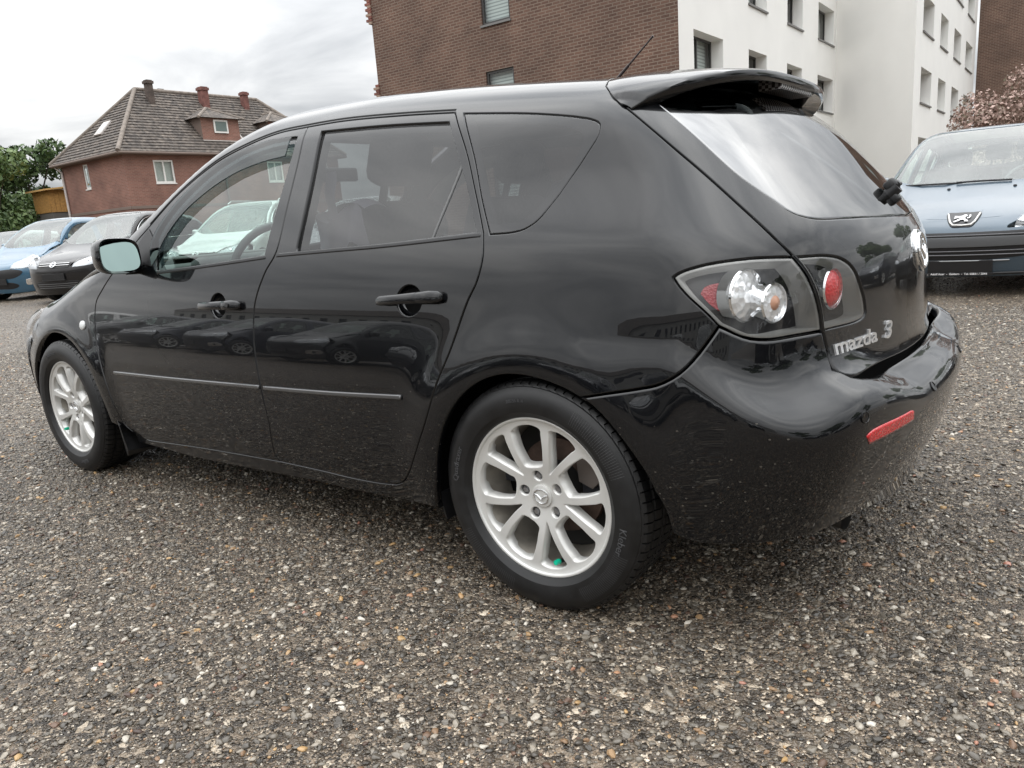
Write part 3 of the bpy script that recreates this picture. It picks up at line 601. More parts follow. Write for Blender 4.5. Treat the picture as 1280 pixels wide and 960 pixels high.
tail = panel('tailgate', CAR, G, tail_outer, [glass_loop, lin_loop, lin_r], PAINT, HB, gap=.003, hole_gap=.0015)
hglass = panel('tailgate_glass', CAR, G, glass_loop, [], HGLASS, HB, gap=.0005, rim=.003, off=-.001, lip=.006)
band_in = [[(UC,1.45),(.66,1.43),(.50,1.38),(.455,1.25),(.50,1.12),(.545,1.045),(.585,1.012),(.65,1.004),(.8,1.0),(UC,.995)]]
band_in = [band_in[0], rev(mR(band_in[0]))]
band = panel('glass_border', CAR, G, glass_loop, [band_in], mat('black_frit', (.018,.022,.022), .12, 0, .6), hglass, gap=.002, off=-.0045, lip=.002)
# rear bumper
mB = lambda l: [tuple(q) for q in GB.mirror(l)]
bl = rev(OL['B_ARC2'][0])+OL['B_SEAM'][0][1:]
btop = OL['B_LAMPC'][0][:-1]+OL['B_cut'][0]
bin_ = [OL['B_BT'][0][0]]+[(u, v+.006) for u, v in OL['B_BT'][0][1:-1]]+[(UC, OL['B_BT'][0][-1][1]+.006)]
blow = [(.2605,.2924),(.2994,.277),(.4039,.283),(.47,.287),(.571,.285),(.75,.245),(UC,.225)]
rb = panel('rear_bumper', CAR, GB, [rev(OL['B_ARC2'][0]), OL['B_SEAM'][0], OL['B_LAMPC'][0], OL['B_cut'][0], bin_, rev(mB(bin_)), rev(mB(OL['B_cut'][0])), rev(mB(OL['B_LAMPC'][0])), rev(mB(OL['B_SEAM'][0])), mB(OL['B_ARC2'][0]), mB(blow), rev(blow)], [], PAINT, HB, lip=.03, res=.0075)
refl = panel('rear_reflector', CAR, GB, OL['B_REFL'], [], REDPL, rb, gap=0, off=.003, lip=.008, step=.006)
mirrored(refl)
# tail lamps: dark bowl, clear lens, round reflectors
BOWL = mat('lamp_bowl', (.028,.028,.03), .22, .3)
lamp_loop = [L('LAMPA'), L('LAMPB'), L('LSEAM'), rev(L('LAMPC'))]
def lamp_ring(loops, parent):
    big = loop(loops, .008)
    if area2(big) < 0: big = big[::-1]
    return big
for side in (0, 1):
    pass
tl = panel('tail_lamp', CAR, G, lamp_loop, [], LENS, HB, gap=.002, rim=.004, drop=.003, lip=.012, step=.008)
tlb = panel('lamp_bowl', CAR, G, lamp_loop, [], BOWL, tl, gap=.003, off=-.062, lip=.0, step=.01)
big = lamp_ring(lamp_loop, tl)
rim_o = panel('lamp_surround', CAR, G, inset(big, .002), [inset(big, .007)], mat('lamp_edge', (.22,.22,.21), .3, .5), tl, gap=0, off=-.004, lip=.058, rim=.001, step=.008)
redside = panel('side_reflector', CAR, G, [[(.317,.845),(.325,.86),(.352,.868),(.372,.866)],[(.372,.866),(.372,.79)],[(.372,.79),(.352,.80),(.33,.822),(.317,.845)]], [], REDDARK, tl, gap=0, off=-.03, lip=.01, step=.008)
AX = Vector((.95,-.31,.02)).normalized()
def dish(name, u, v, depth, r, axis, parent, mats, cup=.03, dome=.012):
    p, n = on(G, u, v, -depth); M = Matrix.Translation(p) @ frame(axis).to_4x4() @ Matrix.Rotation(math.radians(-90), 4, 'X')
    # lathe axis is local y -> after the rotation +y = -axis direction
    d = MB().lathe([(r*.98,.030),(r*1.03,0),(r*1.06,-.006),(r*1.0,-.010),(r*.96,-.004)], 40, M).done(name+'_housing', CHROME, parent, 40)
    e = MB().lathe([(r*.97,-.004),(r*.8,-.004-dome*.5),(r*.5,-.004-dome*.9),(.0005,-.004-dome)], 40, M).done(name, mats, parent, 60)
    return d, e
dish('reverse_light', .389, .836, .036, .056, AX, tl, BULBGL)
dish('indicator', .432, .813, .024, .042, AX, tl, BULBGL, dome=.006)
p_, n_ = on(G, .432, .813, -.021); MB().lathe([(.0005,-.014),(.012,-.011),(.019,-.004)], 20, Matrix.Translation(p_) @ frame(AX).to_4x4() @ Matrix.Rotation(math.radians(-90), 4, 'X')).done('amber_bulb', AMBER, tl, 60)
ti = panel('inner_tail_lamp', CAR, G, lin_loop, [], LENS, HB, gap=.002, rim=.004, drop=.003, lip=.012, step=.008)
tib = panel('lamp_bowl', CAR, G, lin_loop, [], BOWL, ti, gap=.003, off=-.05, lip=.0, step=.01)
big2 = lamp_ring(lin_loop, ti)
panel('lamp_surround', CAR, G, inset(big2, .002), [inset(big2, .006)], rim_o.data.materials[0], ti, gap=0, off=-.004, lip=.046, rim=.001, step=.008)
dish('brake_light', .575, .822, .032, .046, Vector((.985,-.17,.02)), ti, REDPL, dome=.015)
for o in (tl, ti, headlamp):
    m2 = mirrored(o)
    for c in list(o.children): mirrored(c, parent=m2)
# mirror the side panels to the far side
far = {}
GLS = {}
w1 = panel('front_door_window', CAR, G, OL['W1'], [], GLASS, front_door, gap=-.004, rim=.001, off=-.010, lip=.004)
w2 = panel('rear_door_window', CAR, G, OL['W2'], [], PRIV, rear_door, gap=-.004, rim=.001, off=-.010, lip=.004)
qw = panel('quarter_window', CAR, G, OL['QW'], [], PRIV, HB, gap=.002, rim=.003, off=-.001, lip=.008)
qin = [[(-.315,1.335),(-.15,1.318),(-.03,1.296),(.045,1.262),(.028,1.20),(-.02,1.12),(-.065,1.055),(-.10,1.03),(-.17,1.025)],[(-.17,1.025),(-.22,1.12),(-.27,1.23),(-.315,1.335)]]
panel('glass_border', CAR, G, OL['QW'], [qin], mat('black_frit_edge', (.02,.022,.024), .2), qw, gap=.002, off=-.005, lip=.001)
# divider bar of the rear door window
dv = [(-.326,1.275),(-.36,1.12),(-.392,.995)]
panel('window_divider', CAR, G, [[(-.330,1.262),(-.363,1.12),(-.395,.990)],[(-.395,.990),(-.388,.9905)],[(-.388,.9905),(-.356,1.12),(-.323,1.252)],[(-.323,1.252),(-.330,1.262)]], [], mat('divider_grey', (.10,.10,.10), .5), rear_door, gap=0, off=-.007, lip=.008, rim=.001)
# smoked wind deflector along the top of the front window
wd_t = [(-1.108,1.374)]+OL['W1'][0][1:8]
wd_i = [(-1.112,1.310),(-1.25,1.300),(-1.40,1.272),(-1.55,1.215),(-1.68,1.135),(-1.775,1.035),(-1.80,.975)]
panel('wind_deflector', CAR, G, [[(u, v-.002) for u, v in wd_t], [wd_t[-1], (-1.80,.975)], rev(wd_i), [wd_i[0], wd_t[0]]], [], SMOKE, front_door, gap=.001, rim=.002, off=.012, lip=.004)
# belt trims and mouldings
def strip(name, pts, w, off, mats, parent, h=.006):
    P = smooth_line(pts, .02); T = np.gradient(P, axis=0); T /= np.linalg.norm(T, axis=1, keepdims=True); Q = np.stack([-T[:, 1], T[:, 0]], 1)
    lo = P-Q*w/2; hi = P+Q*w/2
    lp = np.vstack([lo, hi[::-1]])
    return panel(name, CAR, G, lp, [], mats, parent, gap=0, rim=min(.0045, w*.32), drop=.003, off=off, lip=h+off, step=.02, res=.05)
MOULD = mat('matt_moulding', (.05,.05,.05), .25, 0, .8)
strip('side_moulding', [(-2.206,.511),(-1.7,.519),(-1.168,.531)], .0145, .008, MOULD, front_door)
strip('side_moulding', [(-1.142,.5305),(-.8,.540),(-.488,.554)], .0145, .008, MOULD, rear_door)
strip('belt_trim', [(-1.812,.922),(-1.46,.941),(-1.122,.962)], .013, .003, BLACKPL, front_door)
strip('belt_trim', [(-1.066,.966),(-.8,.973),(-.5692,.979),(-.215,.995)], .013, .003, BLACKPL, rear_door)
SEALB = mat('door_seal', (.006,.006,.006), .7, spec=.2)
strip('roof_trim', [(u, v+.009) for u, v in L('RAIL1')[1:]]+[(u, v+.009) for u, v in L('RAIL2')[1:]], .009, .002, SEALB, bs)
sail = [(-1.955,.955),(-1.99,1.035),(-1.925,1.10),(-1.878,1.055),(-1.868,.995),(-1.845,.945)]
panel('mirror_sail', CAR, G, [[sail[0], sail[1]], sail[1:3], sail[2:5], sail[4:6], [sail[5], sail[0]]], [], BLACKPL, front_door, gap=0, off=.005, lip=.01)
# dark structure behind the panels
shell_outer = [[(-3.05,.70),(-2.6,.86),(-2.3,.90),(-2.16,1.0)], WSE[:], [WSE[-1], (-.6,VT), (.06,VT)], [(.06,VT), L('HCUT')[0]], L('HCUT')[:], rev(L('LAMPB')), rev(L('LAMPA')), rev(L('SEAM')), [(u, v) for u, v in circle_arc(-.05, .31, .345, 62, 168)], [(-.42,.30),(-.60,.225),(-1.5,.205),(-2.2,.215)], [(u, v) for u, v in circle_arc(-2.705, .29, .385, 0, 160)], [(-3.07,.42),(-3.07,.6),(-3.05,.70)]]
shell = panel('inner_shell', CAR, G, shell_outer, [OL['W1'], OL['W2'], OL['QW']], DARK, HB, gap=.0, hole_gap=-.006, rim=.001, off=-.022, lip=.02, step=.02, res=.05)
tshell_out = [[(UC,1.58),(.5,1.54),(.20,1.48),(.16,1.40)], [(.16,1.40)]+[(u+.012, v) for u, v in L('HCUT')[1:]]+[(.53,.75),(.54,.60),(.56,.52)], [(.56,.52),(.8,.49),(UC,.48)]]
tsh = [tshell_out[0], tshell_out[1], tshell_out[2], rev(mR(tshell_out[2])), rev(mR(tshell_out[1])), rev(mR(tshell_out[0]))]
panel('tailgate_shell', CAR, G, tsh, [glass_loop], DARK, HB, gap=0, hole_gap=-.004, rim=.001, off=-.07, lip=.01, step=.02, res=.05)
# door handles with their cups
def handle(door, u0, v0, u1, v1, cu, cv, keyhole):
    p0, n0 = on(G, u0, v0); p1, n1 = on(G, u1, v1); c, n = on(G, cu, cv)
    ax = (p1-p0).normalized(); up = n.cross(ax).normalized(); 
    if up.z < 0: up = -up
    cl = np.array(cup_loop(cu, cv, .0445, .0385)[0][:-1]); b = MB(); rings = []
    for s_, d_ in ((1.02,.010),(.97,.017),(.85,.024),(.6,.030),(.3,.033)):
        O, D = G.rays(np.array([cu, cv])+(cl-[cu, cv])*s_); X = solve(CAR, O, D, 0, 1.6); X = X-CAR.grad(X)*d_; rings.append([b.bm.verts.new(x) for x in X])
    nn = len(cl)
    for A_, B_ in zip(rings, rings[1:]):
        for q in range(nn): b.bm.faces.new((A_[q], A_[(q+1) % nn], B_[(q+1) % nn], B_[q]))
    b.bm.faces.new(rings[-1]); b.done('handle_cup', PAINT, door, 60)
    # bar: lofted rounded section
    b = MB(); rings = []; Lh = (p1-p0).length; n = n.normalized()
    for t, hh, dd, st in [(0,.35,.004,.010),(.03,.7,.008,.016),(.12,.92,.009,.026),(.4,.88,.009,.032),(.66,1.0,.010,.032),(.675,1.0,.010,.031),(.68,.96,.0095,.030),(.69,1.05,.010,.031),(.85,1.15,.011,.029),(.96,1.0,.010,.022),(1.0,.55,.006,.012)]:
        P = p0+ax*(Lh*t); ring = []
        for q in range(16):
            a = q*math.pi/8; cy, cz = math.cos(a), math.sin(a)
            cy = math.copysign(abs(cy)**.7, cy); cz = math.copysign(abs(cz)**.7, cz)
            ring.append(b.bm.verts.new(P+up*(.0155*hh*cy)+n*(st-dd+dd*cz*1.0)))
        rings.append(ring)
    for A_, B_ in zip(rings, rings[1:]):
        for q in range(16): b.bm.faces.new((A_[q], A_[(q+1) % 16], B_[(q+1) % 16], B_[q]))
    b.bm.faces.new(rings[0]); b.bm.faces.new(rings[-1])
    # feet into the door
    for t in (.03, .86):
        P = p0+ax*(Lh*t); b.tube([P-n*.004, P+n*.016], .009, 10)
    h = b.done('door_handle', PAINT, door, 60)
    if keyhole:
        P = p0+ax*(Lh*.83)+n*.032; b = MB(); b.tube([P-n*.004, P+n*.0005], .0075, 20); b.done('lock', mat('lock_face', (.02,.02,.02), .3, .3), door, 40)
handle(front_door, -1.502,.799,-1.240,.8055,-1.387,.803, True)
handle(rear_door, -.577,.8235,-.319,.838,-.452,.827, False)
# side marker lamp
p_, n_ = on(G, -2.444, .705); b = MB(); Mx = Matrix.Translation(p_) @ frame(n_).to_4x4() @ Matrix.Rotation(math.radians(-90), 4, 'X')
for v in b.lathe([(.021,.006),(.021,-.003),(.018,-.007),(.008,-.009),(.0004,-.0095)], 32, Mx).bm.verts: pass
sm = b.done('side_marker', mat('white_lens', (.62,.63,.62), .15, 0, .6), fender, 50)
# copy the near side to the far side
for o, kids in ((bs, True), (front_door, True), (rear_door, True), (fender, True), (shell, False)):
    r = mirrored(o); far[o.name] = r
    for c in o.children: mirrored(c, parent=r)
q2 = mirrored(qw); [mirrored(c, parent=q2) for c in qw.children]
# parking sensors
SENS = PAINT
for u, v in ((.516, .4625), (.80, .455)):
    for mm in (0, 1):
        uu = (u, v) if not mm else tuple(GB.mirror([(u, v)])[0]); p_, n_ = on(GB, *uu)
        MB().lathe([(.0135,.003),(.0135,-.0012),(.0118,-.0016),(.0112,-.0002),(.0004,-.0002)], 28, Matrix.Translation(p_) @ frame(n_).to_4x4() @ Matrix.Rotation(math.radians(-90), 4, 'X')).done('parking_sensor', SENS, rb, 40)
# spoiler
tr = np.array([(0,.415,1.357),(.2,.408,1.356),(.35,.388,1.349),(.45,.355,1.338),(.53,.312,1.322),(.585,.258,1.298),(.62,.196,1.266)])
fr_ = np.array([(0,.115,0),(.2,.112,0),(.35,.106,0),(.45,.098,0),(.53,.092,0),(.585,.118,1.318),(.617,.165,1.282)])
def arr(a, s):   # interpolate rows over half span parameter
    t = np.linspace(0, 1, len(a)); f = [spl(t, a[:, i]) for i in range(3)]; return np.stack([g.__func__(s) if isinstance(g, staticmethod) else g(s) for g in f], -1)
fr_[:5, 2] = solve(CAR, *TOP.rays(fr_[:5, [1, 0]]), 0, 1.6)[:, 2]-.002
ss = np.linspace(-1, 1, 61); A3 = arr(tr, np.abs(ss)); F3 = arr(fr_, np.abs(ss))
def surf_z(x, y):
    X = solve(CAR, *TOP.rays(np.stack([x, y], 1)), 0, 1.6); return X[:, 2]
pass
b = MB(); rows = []
prof = [(0,-.004,0),(.0,.006,0),(.15,.010,0),(.35,.013,0),(.6,.013,0),(.8,.010,0),(.93,.006,0),(.99,.002,0),(1.0,-.003,0),(.995,-.016,0),(.97,-.024,0),(.85,-.022,0),(.6,-.020,0),(.35,-.022,0),(.15,-.03,0)]
for i, s_ in enumerate(ss):
    y = math.copysign(F3[i, 0], s_), math.copysign(A3[i, 0], s_)
    f0 = Vector((F3[i, 1], y[0], F3[i, 2])); a0 = Vector((A3[i, 1], y[1], A3[i, 2])); d = a0-f0
    e = abs(s_); side = Vector((0, math.copysign(1, s_)*max(0, (e-.6)/.4)*1.1, 1)).normalized(); fade = 1 if e < .93 else .4
    rows.append([b.bm.verts.new(f0+d*t+side*h*fade) for t, h, _ in prof])
for A_, B_ in zip(rows, rows[1:]):
    for k in range(len(prof)-1): b.bm.faces.new((A_[k], B_[k], B_[k+1], A_[k+1]))
    b.bm.faces.new((A_[-1], B_[-1], B_[0], A_[0]))
b.bm.faces.new(rows[0]); b.bm.faces.new(rows[-1][::-1])
sp = b.done('roof_spoiler', PAINT, HB, 42)
BL = mat('brake_lamp_strip', (.42,.40,.40), .25, .4)
v = objcoord(BL); ck = N(BL, 'ShaderNodeTexChecker', Scale=110); LK(BL, v, ck.inputs['Vector']); ck.inputs[1].default_value = (.5,.48,.48,1); ck.inputs[2].default_value = (.06,.05,.05,1); LK(BL, ck.outputs['Color'], bsdf(BL).inputs['Base Color'])
MB().box((.335,-.13,1.322),(.400,.17,1.345), bev=.003).done('third_brake_lamp', BL, sp)
# antenna
za = float(surf_z(np.array([-.21]), np.array([0.]))[0])
b = MB(); b.lathe([(.0005,.016),(.012,.014),(.022,.006),(.026,-.006)], 20, Matrix.Translation((-.21,0,za)) @ Matrix.Diagonal((2.0,.8,1,1)) @ Matrix.Rotation(math.radians(90), 4, 'X'))
b.tube([(-.205,0,za+.008),(-.19,0,za+.02)], [.009,.006], 12)
b.tube([(-.19,0,za+.018),(-.130,0,za+.066)], [.0055,.005], 10); b.tube([(-.130,0,za+.066),(-.045,0,za+.134)], [.0036,.0028], 8); b.tube([(-.049,0,za+.131),(-.040,0,za+.138)], .0042, 8)
ant = b.done('roof_antenna', mat('antenna_brown', (.045,.032,.03), .5), HB, 40)
# rear wiper parked at the foot of the glass
p_, n_ = on(G, UC+.0, 1.000); Mw = Matrix.Translation(p_) @ frame(n_).to_4x4() @ Matrix.Scale(.62, 4)
b = MB(); b.box((-.020,-.052,-.010),(.026,-.004,.028), Mw, bev=.009); b.box((-.022,.002,.004),(.030,.050,.058), Mw, bev=.012); b.tube([p_-n_*.01, p_+n_*.03], .017, 16)
b.tube([Mw @ Vector((.0,.01,.040)), Mw @ Vector((.10,.030,.034)), Mw @ Vector((.30,.050,.014))], [.014,.011,.006], 10)
b.tube([Mw @ Vector((.06,.030,.008)), Mw @ Vector((.42,.050,.008))], .006, 8)
b.done('rear_wiper', BLACKPL, HB, 50)
# emblem and lettering
def text_mesh(body, size, depth, shear=0, bold=0):
    cu = bpy.data.curves.new('txt', 'FONT'); cu.body = body; cu.size = size; cu.extrude = depth; cu.shear = shear; cu.offset = bold; cu.align_x = 'LEFT'; cu.resolution_u = 6
    o = bpy.data.objects.new('txt', cu); C.objects.link(o); dg = bpy.context.evaluated_depsgraph_get(); me = bpy.data.meshes.new_from_object(o.evaluated_get(dg))
    V = np.array([tuple(v.co) for v in me.vertices]); F = [tuple(p.vertices) for p in me.polygons]
    bpy.data.objects.remove(o); bpy.data.curves.remove(cu); bpy.data.meshes.remove(me); return V, F
def text_on(name, body, fam, u, v, size, depth, m, parent, shear=0, bold=0, stretch=1., dirv=0.):
    V, F = text_mesh(body, size, depth, shear, bold); O, D = fam.rays(np.stack([u+V[:, 0]*stretch, v+V[:, 1]+V[:, 0]*dirv], 1)); X = solve(CAR, O, D, 0, 1.6); X = X+CAR.grad(X)*(V[:, 2:3]+depth)
    me = bpy.data.meshes.new(name); me.from_pydata([tuple(x) for x in X], [], F); return link(name, me, m, parent)
text_on('name_badge', 'mazda', G, .543, .676, .050, .0025, SATIN, tail, bold=.0008, stretch=1.12)
text_on('name_badge', '3', G, .722, .673, .060, .0030, SATIN, tail, shear=.2, bold=0.0004, stretch=1.3)
def wing_emblem(name, M, r, parent, m):
    """oval ring with a wing-shaped bar inside"""
    b = MB(); n = 40
    ring = [Vector((r*math.cos(a), .86*r*math.sin(a), 0)) for a in [q*2*math.pi/n for q in range(n)]]
    for q in range(n):
        b.tube([M @ ring[q], M @ ring[(q+1) % n]], r*.085, 6, caps=False)
    c = [(-.93,.22),(-.55,.12),(-.25,-.12),(0,-.42),(.25,-.12),(.55,.12),(.93,.22)]
    b.tube([M @ Vector((x*r, y*r, .0)) for x, y in c], [r*.05,r*.10,r*.13,r*.12,r*.13,r*.10,r*.05], 8)
    return b.done(name, m, parent, 60)
p_, n_ = on(G, UC, .862); Me = Matrix.Translation(p_+n_*.006) @ frame(n_).to_4x4()
eb = MB().lathe([(.0005,-.004),(.045,-.004),(.058,.0),(.060,.010)], 40, Matrix.Translation(p_+n_*.002) @ frame(n_).to_4x4() @ Matrix.Rotation(math.radians(-90), 4, 'X')).done('emblem_base', CHROME, tail, 40)
wing_emblem('emblem', Me, .054, tail, CHROME)
# exhaust, underbody, mud flap
b = MB(); b.tube([(.15,-.25,.24),(.45,-.32,.20),(.645,-.36,.192)], .030, 20, caps=False); b.tube([(.50,-.33,.198),(.645,-.36,.192)], .027, 20, caps=False); b.done('exhaust_pipe', mat('exhaust_steel', (.10,.095,.09), .4, .8), HB, 50)
b = MB(); b.box((-3.2,-.70,.20),(-.50,.70,.27)); b.box((-.50,-.62,.24),(.40,.62,.42)); b.box((.38,-.58,.27),(.56,.58,.45)); b.box((-2.25,-.72,.26),(.35,.72,.30)); b.box((-2.2,-.795,.21),(-.42,.795,.30)); b.done('underbody', DARK, HB)
b = MB(); b.box((.30,-.40,.20),(.42,.3,.27), bev=.02); b.done('silencer', mat('silencer_steel', (.05,.048,.045), .6, .5), HB)
for sgn in (-1, 1):
    for cx in (0, -2.64):
        b = MB(); rr = .375; n = 20
        for y0_, y1_ in ((.845, .60),):
            ps = [(cx+rr*math.cos(math.radians(-1+196*i/n)), .315+rr*math.sin(math.radians(-1+196*i/n))) for i in range(n+1)]
            for (xa, za), (xb, zb) in zip(ps, ps[1:]): b.poly([(xa, sgn*y0_, za), (xb, sgn*y0_, zb), (xb, sgn*y1_, zb), (xa, sgn*y1_, za)])
            b.poly([(x, sgn*y1_, z) for x, z in ps])
        b.done('wheel_arch_liner', DARK, HB, recalc=False)
    b = MB(); b.poly([(-2.27,sgn*.845,.33),(-2.215,sgn*.86,.27),(-2.19,sgn*.855,.16),(-2.23,sgn*.84,.125),(-2.235,sgn*.66,.125),(-2.235,sgn*.66,.33)], (.008,0,0)); b.done('mud_flap', BLACKPL, HB)
    b = MB(); b.poly([(-.40,sgn*.80,.26),(-.365,sgn*.83,.26),(-.355,sgn*.82,.175),(-.395,sgn*.79,.175)], (0,-sgn*.14,0)); b.done('sill_end', BLACKPL, HB)
# ---------------------------------------------------------------- wheels
class Face:
    """outer face of the rim: y = -h(r)"""
    h = spl([0,.03,.06,.10,.14,.17,.19,.205,.214],[.002,.003,.008,.016,.020,.020,.019,.0205,.024])
    def f(s, X): return -X[..., 1]-s.h(np.hypot(X[..., 0], X[..., 2]))
    grad = Hatch.grad
class FaceRays:
    def rays(s, UV): o = 0*UV[:, 0]; return np.stack([UV[:, 0], o+.3, UV[:, 1]], 1), np.stack([o, o-1, o], 1)
FACE, FR = Face(), FaceRays()
def pol(r, a): return (r*math.cos(math.radians(a)), r*math.sin(math.radians(a)))
def spoke_ang(r): return 8.5+(18-8.5)*min(1, max(0, (r-.06)/.14))
def openings():
    H = []
    hw = lambda r: math.degrees((.0104+.0040*max(0, (r-.14)/.05))/r)
    for k in range(5):
        V = 90+72*k+WROT
        rs = np.linspace(.077, .189, 9); pr = [pol(r, V+spoke_ang(r)-hw(r)) for r in rs]; pl = [pol(r, V-spoke_ang(r)+hw(r)) for r in rs]
        top = [pol(.1965, V+6), pol(.1975, V), pol(.1965, V-6)]
        H.append([[pol(.0725, V)]+pr+top+pl[::-1]+[pol(.0725, V)]])
        U = V+36
        rs = np.linspace(.090, .187, 8); pr = [pol(r, U+(36-spoke_ang(r))-hw(r)) for r in rs]; pl = [pol(r, U-(36-spoke_ang(r))+hw(r)) for r in rs]
        top = [pol(.1955, U+7), pol(.1965, U), pol(.1955, U-7)]
        H.append([[pol(.0795, U)]+[pol(.0805, U+9)]+pr+top+pl[::-1]+[pol(.0805, U-9), pol(.0795, U)]])
        H.append([[pol(0, 0)]])
        c = Vector((*pol(.0555, U), 0)); H[-1] = [[(c.x+.0145*math.cos(q*math.pi/10), c.y+.0145*math.sin(q*math.pi/10)) for q in range(21)]]
    return H
def arc_text(name, body, r, ang, size, h, m, parent, yface):
    V, F = text_mesh(body, size, .0006); w = V[:, 0].max(); out = []
    for x, y, z in V:
        a = math.radians(ang)-(x-w/2)/r; rr_ = r+y-size*.35
        out.append((rr_*math.cos(a), yface(rr_)-z-.0004, rr_*math.sin(a)))
    me = bpy.data.meshes.new(name); me.from_pydata(out, [], F); return link(name, me, m, parent)
WROT = -26
def make_wheel():
    w = bpy.data.objects.new('wheel', None); C.objects.link(w)
    TP = [(.2165,-.088),(.222,-.098),(.236,-.1085),(.256,-.113),(.276,-.1115),(.292,-.105),(.2985,-.0995),(.3005,-.0985),(.302,-.0955),(.3065,-.093),(.3125,-.086),(.3150,-.074),(.3152,-.060),(.3085,-.058),(.3085,-.050),(.3155,-.048),(.3158,-.016),(.309,-.014),(.309,-.005),(.316,-.003)]
    prof = TP+[(r, -h) for r, h in TP[::-1]]; n = 4*74; b = MB(); rings = []
    tread = [i for i, (r, h) in enumerate(prof) if r > .3035]
    for i, (r, h) in enumerate(prof):
        ring = []
        for q in range(n):
            a = ((q//4)+(0,.10,.13,.97)[q % 4])*2*math.pi/74; rr_ = r; hh = h
            edge = 8 < i < len(prof)-9
            if edge and (q % 4 < 2): rr_ = r-.006*min(1, abs(h)/.04+.4) if abs(h) > .02 else r-.003
            if edge: a += .05*abs(h)/.1*(1 if h < 0 else -1)
            ring.append(b.bm.verts.new((rr_*math.cos(a), hh, rr_*math.sin(a))))
        rings.append(ring)
    for A_, B_ in zip(rings, rings[1:]):
        for q in range(n): b.bm.faces.new((A_[q], B_[q], B_[(q+1) % n], A_[(q+1) % n]))
    ty = b.done('tyre', RUBBER, w, 24)
    ys = spl([.2165,.222,.236,.256,.276,.292,.2985],[-.088,-.098,-.1085,-.113,-.1115,-.105,-.0995]); ysf = ys.__func__
    arc_text('tyre_lettering', 'Kleber', .262, -14, .028, 0, LETTER, ty, ysf)
    arc_text('tyre_lettering', 'Quadraxer', .262, 165, .024, 0, LETTER, ty, ysf)
    arc_text('tyre_lettering', '205/55 R16', .268, 98, .012, 0, LETTER, ty, ysf)
    # fine radial ribs on the sidewall
    b = MB()
    for a0, a1 in ((22,62),(208,252),(300,338)):
        a = a0
        while a < a1:
            ca, sa = math.cos(math.radians(a)), math.sin(math.radians(a)); t = Vector((-sa, 0, ca))*.0006
            p = [Vector((r*ca, float(ysf(r))-.0006, r*sa)) for r in (.250,.270,.288)]
            for x, y in zip(p, p[1:]): b.poly([x-t, y-t, y+t, x+t])
            a += 1.35
    struct(b.done('sidewall_ribs', LETTER, ty, recalc=False), 'stuff')
    # rim
    fl_ = circle_arc(0, 0, .2125, 0, 360, 140)
    face = panel('rim', FACE, FR, np.array(fl_[:-1]), openings(), ALLOY, w, gap=0, rim=.0026, drop=.0016, lip=.036, res=.012, step=.005)
    for v_ in face.data.vertices: v_.co.y += -.066
    b = MB(); b.lathe([(.2085,-.080),(.2100,-.0885),(.2125,-.0918),(.2165,-.0932),(.2195,-.0925),(.2215,-.088),(.2200,-.080)], 96); b.done('rim_lip', ALLOY, face, 60)
    b = MB(); b.lathe([(.2100,-.080),(.2025,-.072),(.1975,-.055),(.190,-.02),(.186,.02),(.19,.08),(.205,.085)], 72); b.done('barrel', BARREL, face, 60)
    b = MB(); b.lathe([(.05,.02),(.132,.02),(.132,.042),(.05,.042)], 48); b.done('brake_disc', BRAKE, w, 30)
    b = MB(); b.lathe([(.045,-.03),(.07,-.028),(.072,.02)], 32); b.lathe([(.0005,.05),(.185,.05)], 32); b.done('hub_back', mat('hub_dark', (.012,.011,.010), .8), w, 30)
    b = MB(); b.poly([(.075,-.005,.03),(.115,-.005,.015),(.145,-.005,.045),(.14,-.005,.10),(.10,-.005,.12),(.07,-.005,.085)], (0,.06,0)); b.done('brake_caliper', mat('caliper_grey', (.20,.17,.15), .6, .4), w)
    for k in range(5):
        x, z = pol(.0555, 90+72*k+36+WROT); b = MB(); b.lathe([(.0145,-.062),(.0145,-.046),(.0005,-.046)], 20, Matrix.Translation((x,0,z))); b.tube([(x,-.046,z),(x,-.066,z)], .0098, 6); b.tube([(x,-.064,z),(x,-.070,z)], [.0085,.006], 12); b.done('wheel_nut', STEEL, w, 30)
    b = MB(); b.lathe([(.031,-.068),(.0305,-.0745),(.028,-.0755),(.0005,-.0755)], 36); cap = b.done('centre_cap', ALLOY, w, 30)
    wing_emblem('cap_emblem', Matrix.Translation((0,-.0768,0)) @ Matrix.Rotation(math.radians(90), 4, 'X'), .0225, cap, CHROME)
    vx, vz = pol(.186, -76); b = MB(); b.tube([(vx,-.050,vz),(vx*.97,-.078,vz*.97)], .0055, 10); vs = b.done('valve_stem', BLACKPL, w, 40)
    b = MB(); b.tube([(vx*.97,-.076,vz*.97),(vx*.955,-.092,vz*.955)], [.0078,.0065], 12); b.done('valve_cap', GREEN, w, 40)
    return w
def copy_tree(o, parent=None):
    c = o.copy(); C.objects.link(c); c.parent = parent
    for ch in list(o.children): copy_tree(ch, c)
    return c
wheel = make_wheel()
for i, (x, y, rz, rot) in enumerate(((0,-.757,0,0),(-2.64,-.768,0,61),(0,.757,math.pi,0),(-2.64,.768,math.pi,30))):
    q = wheel if i == 0 else copy_tree(wheel)
    q.parent = HB; q.location = (x, y, .3135); q.rotation_euler = (0, math.radians(rot), rz)
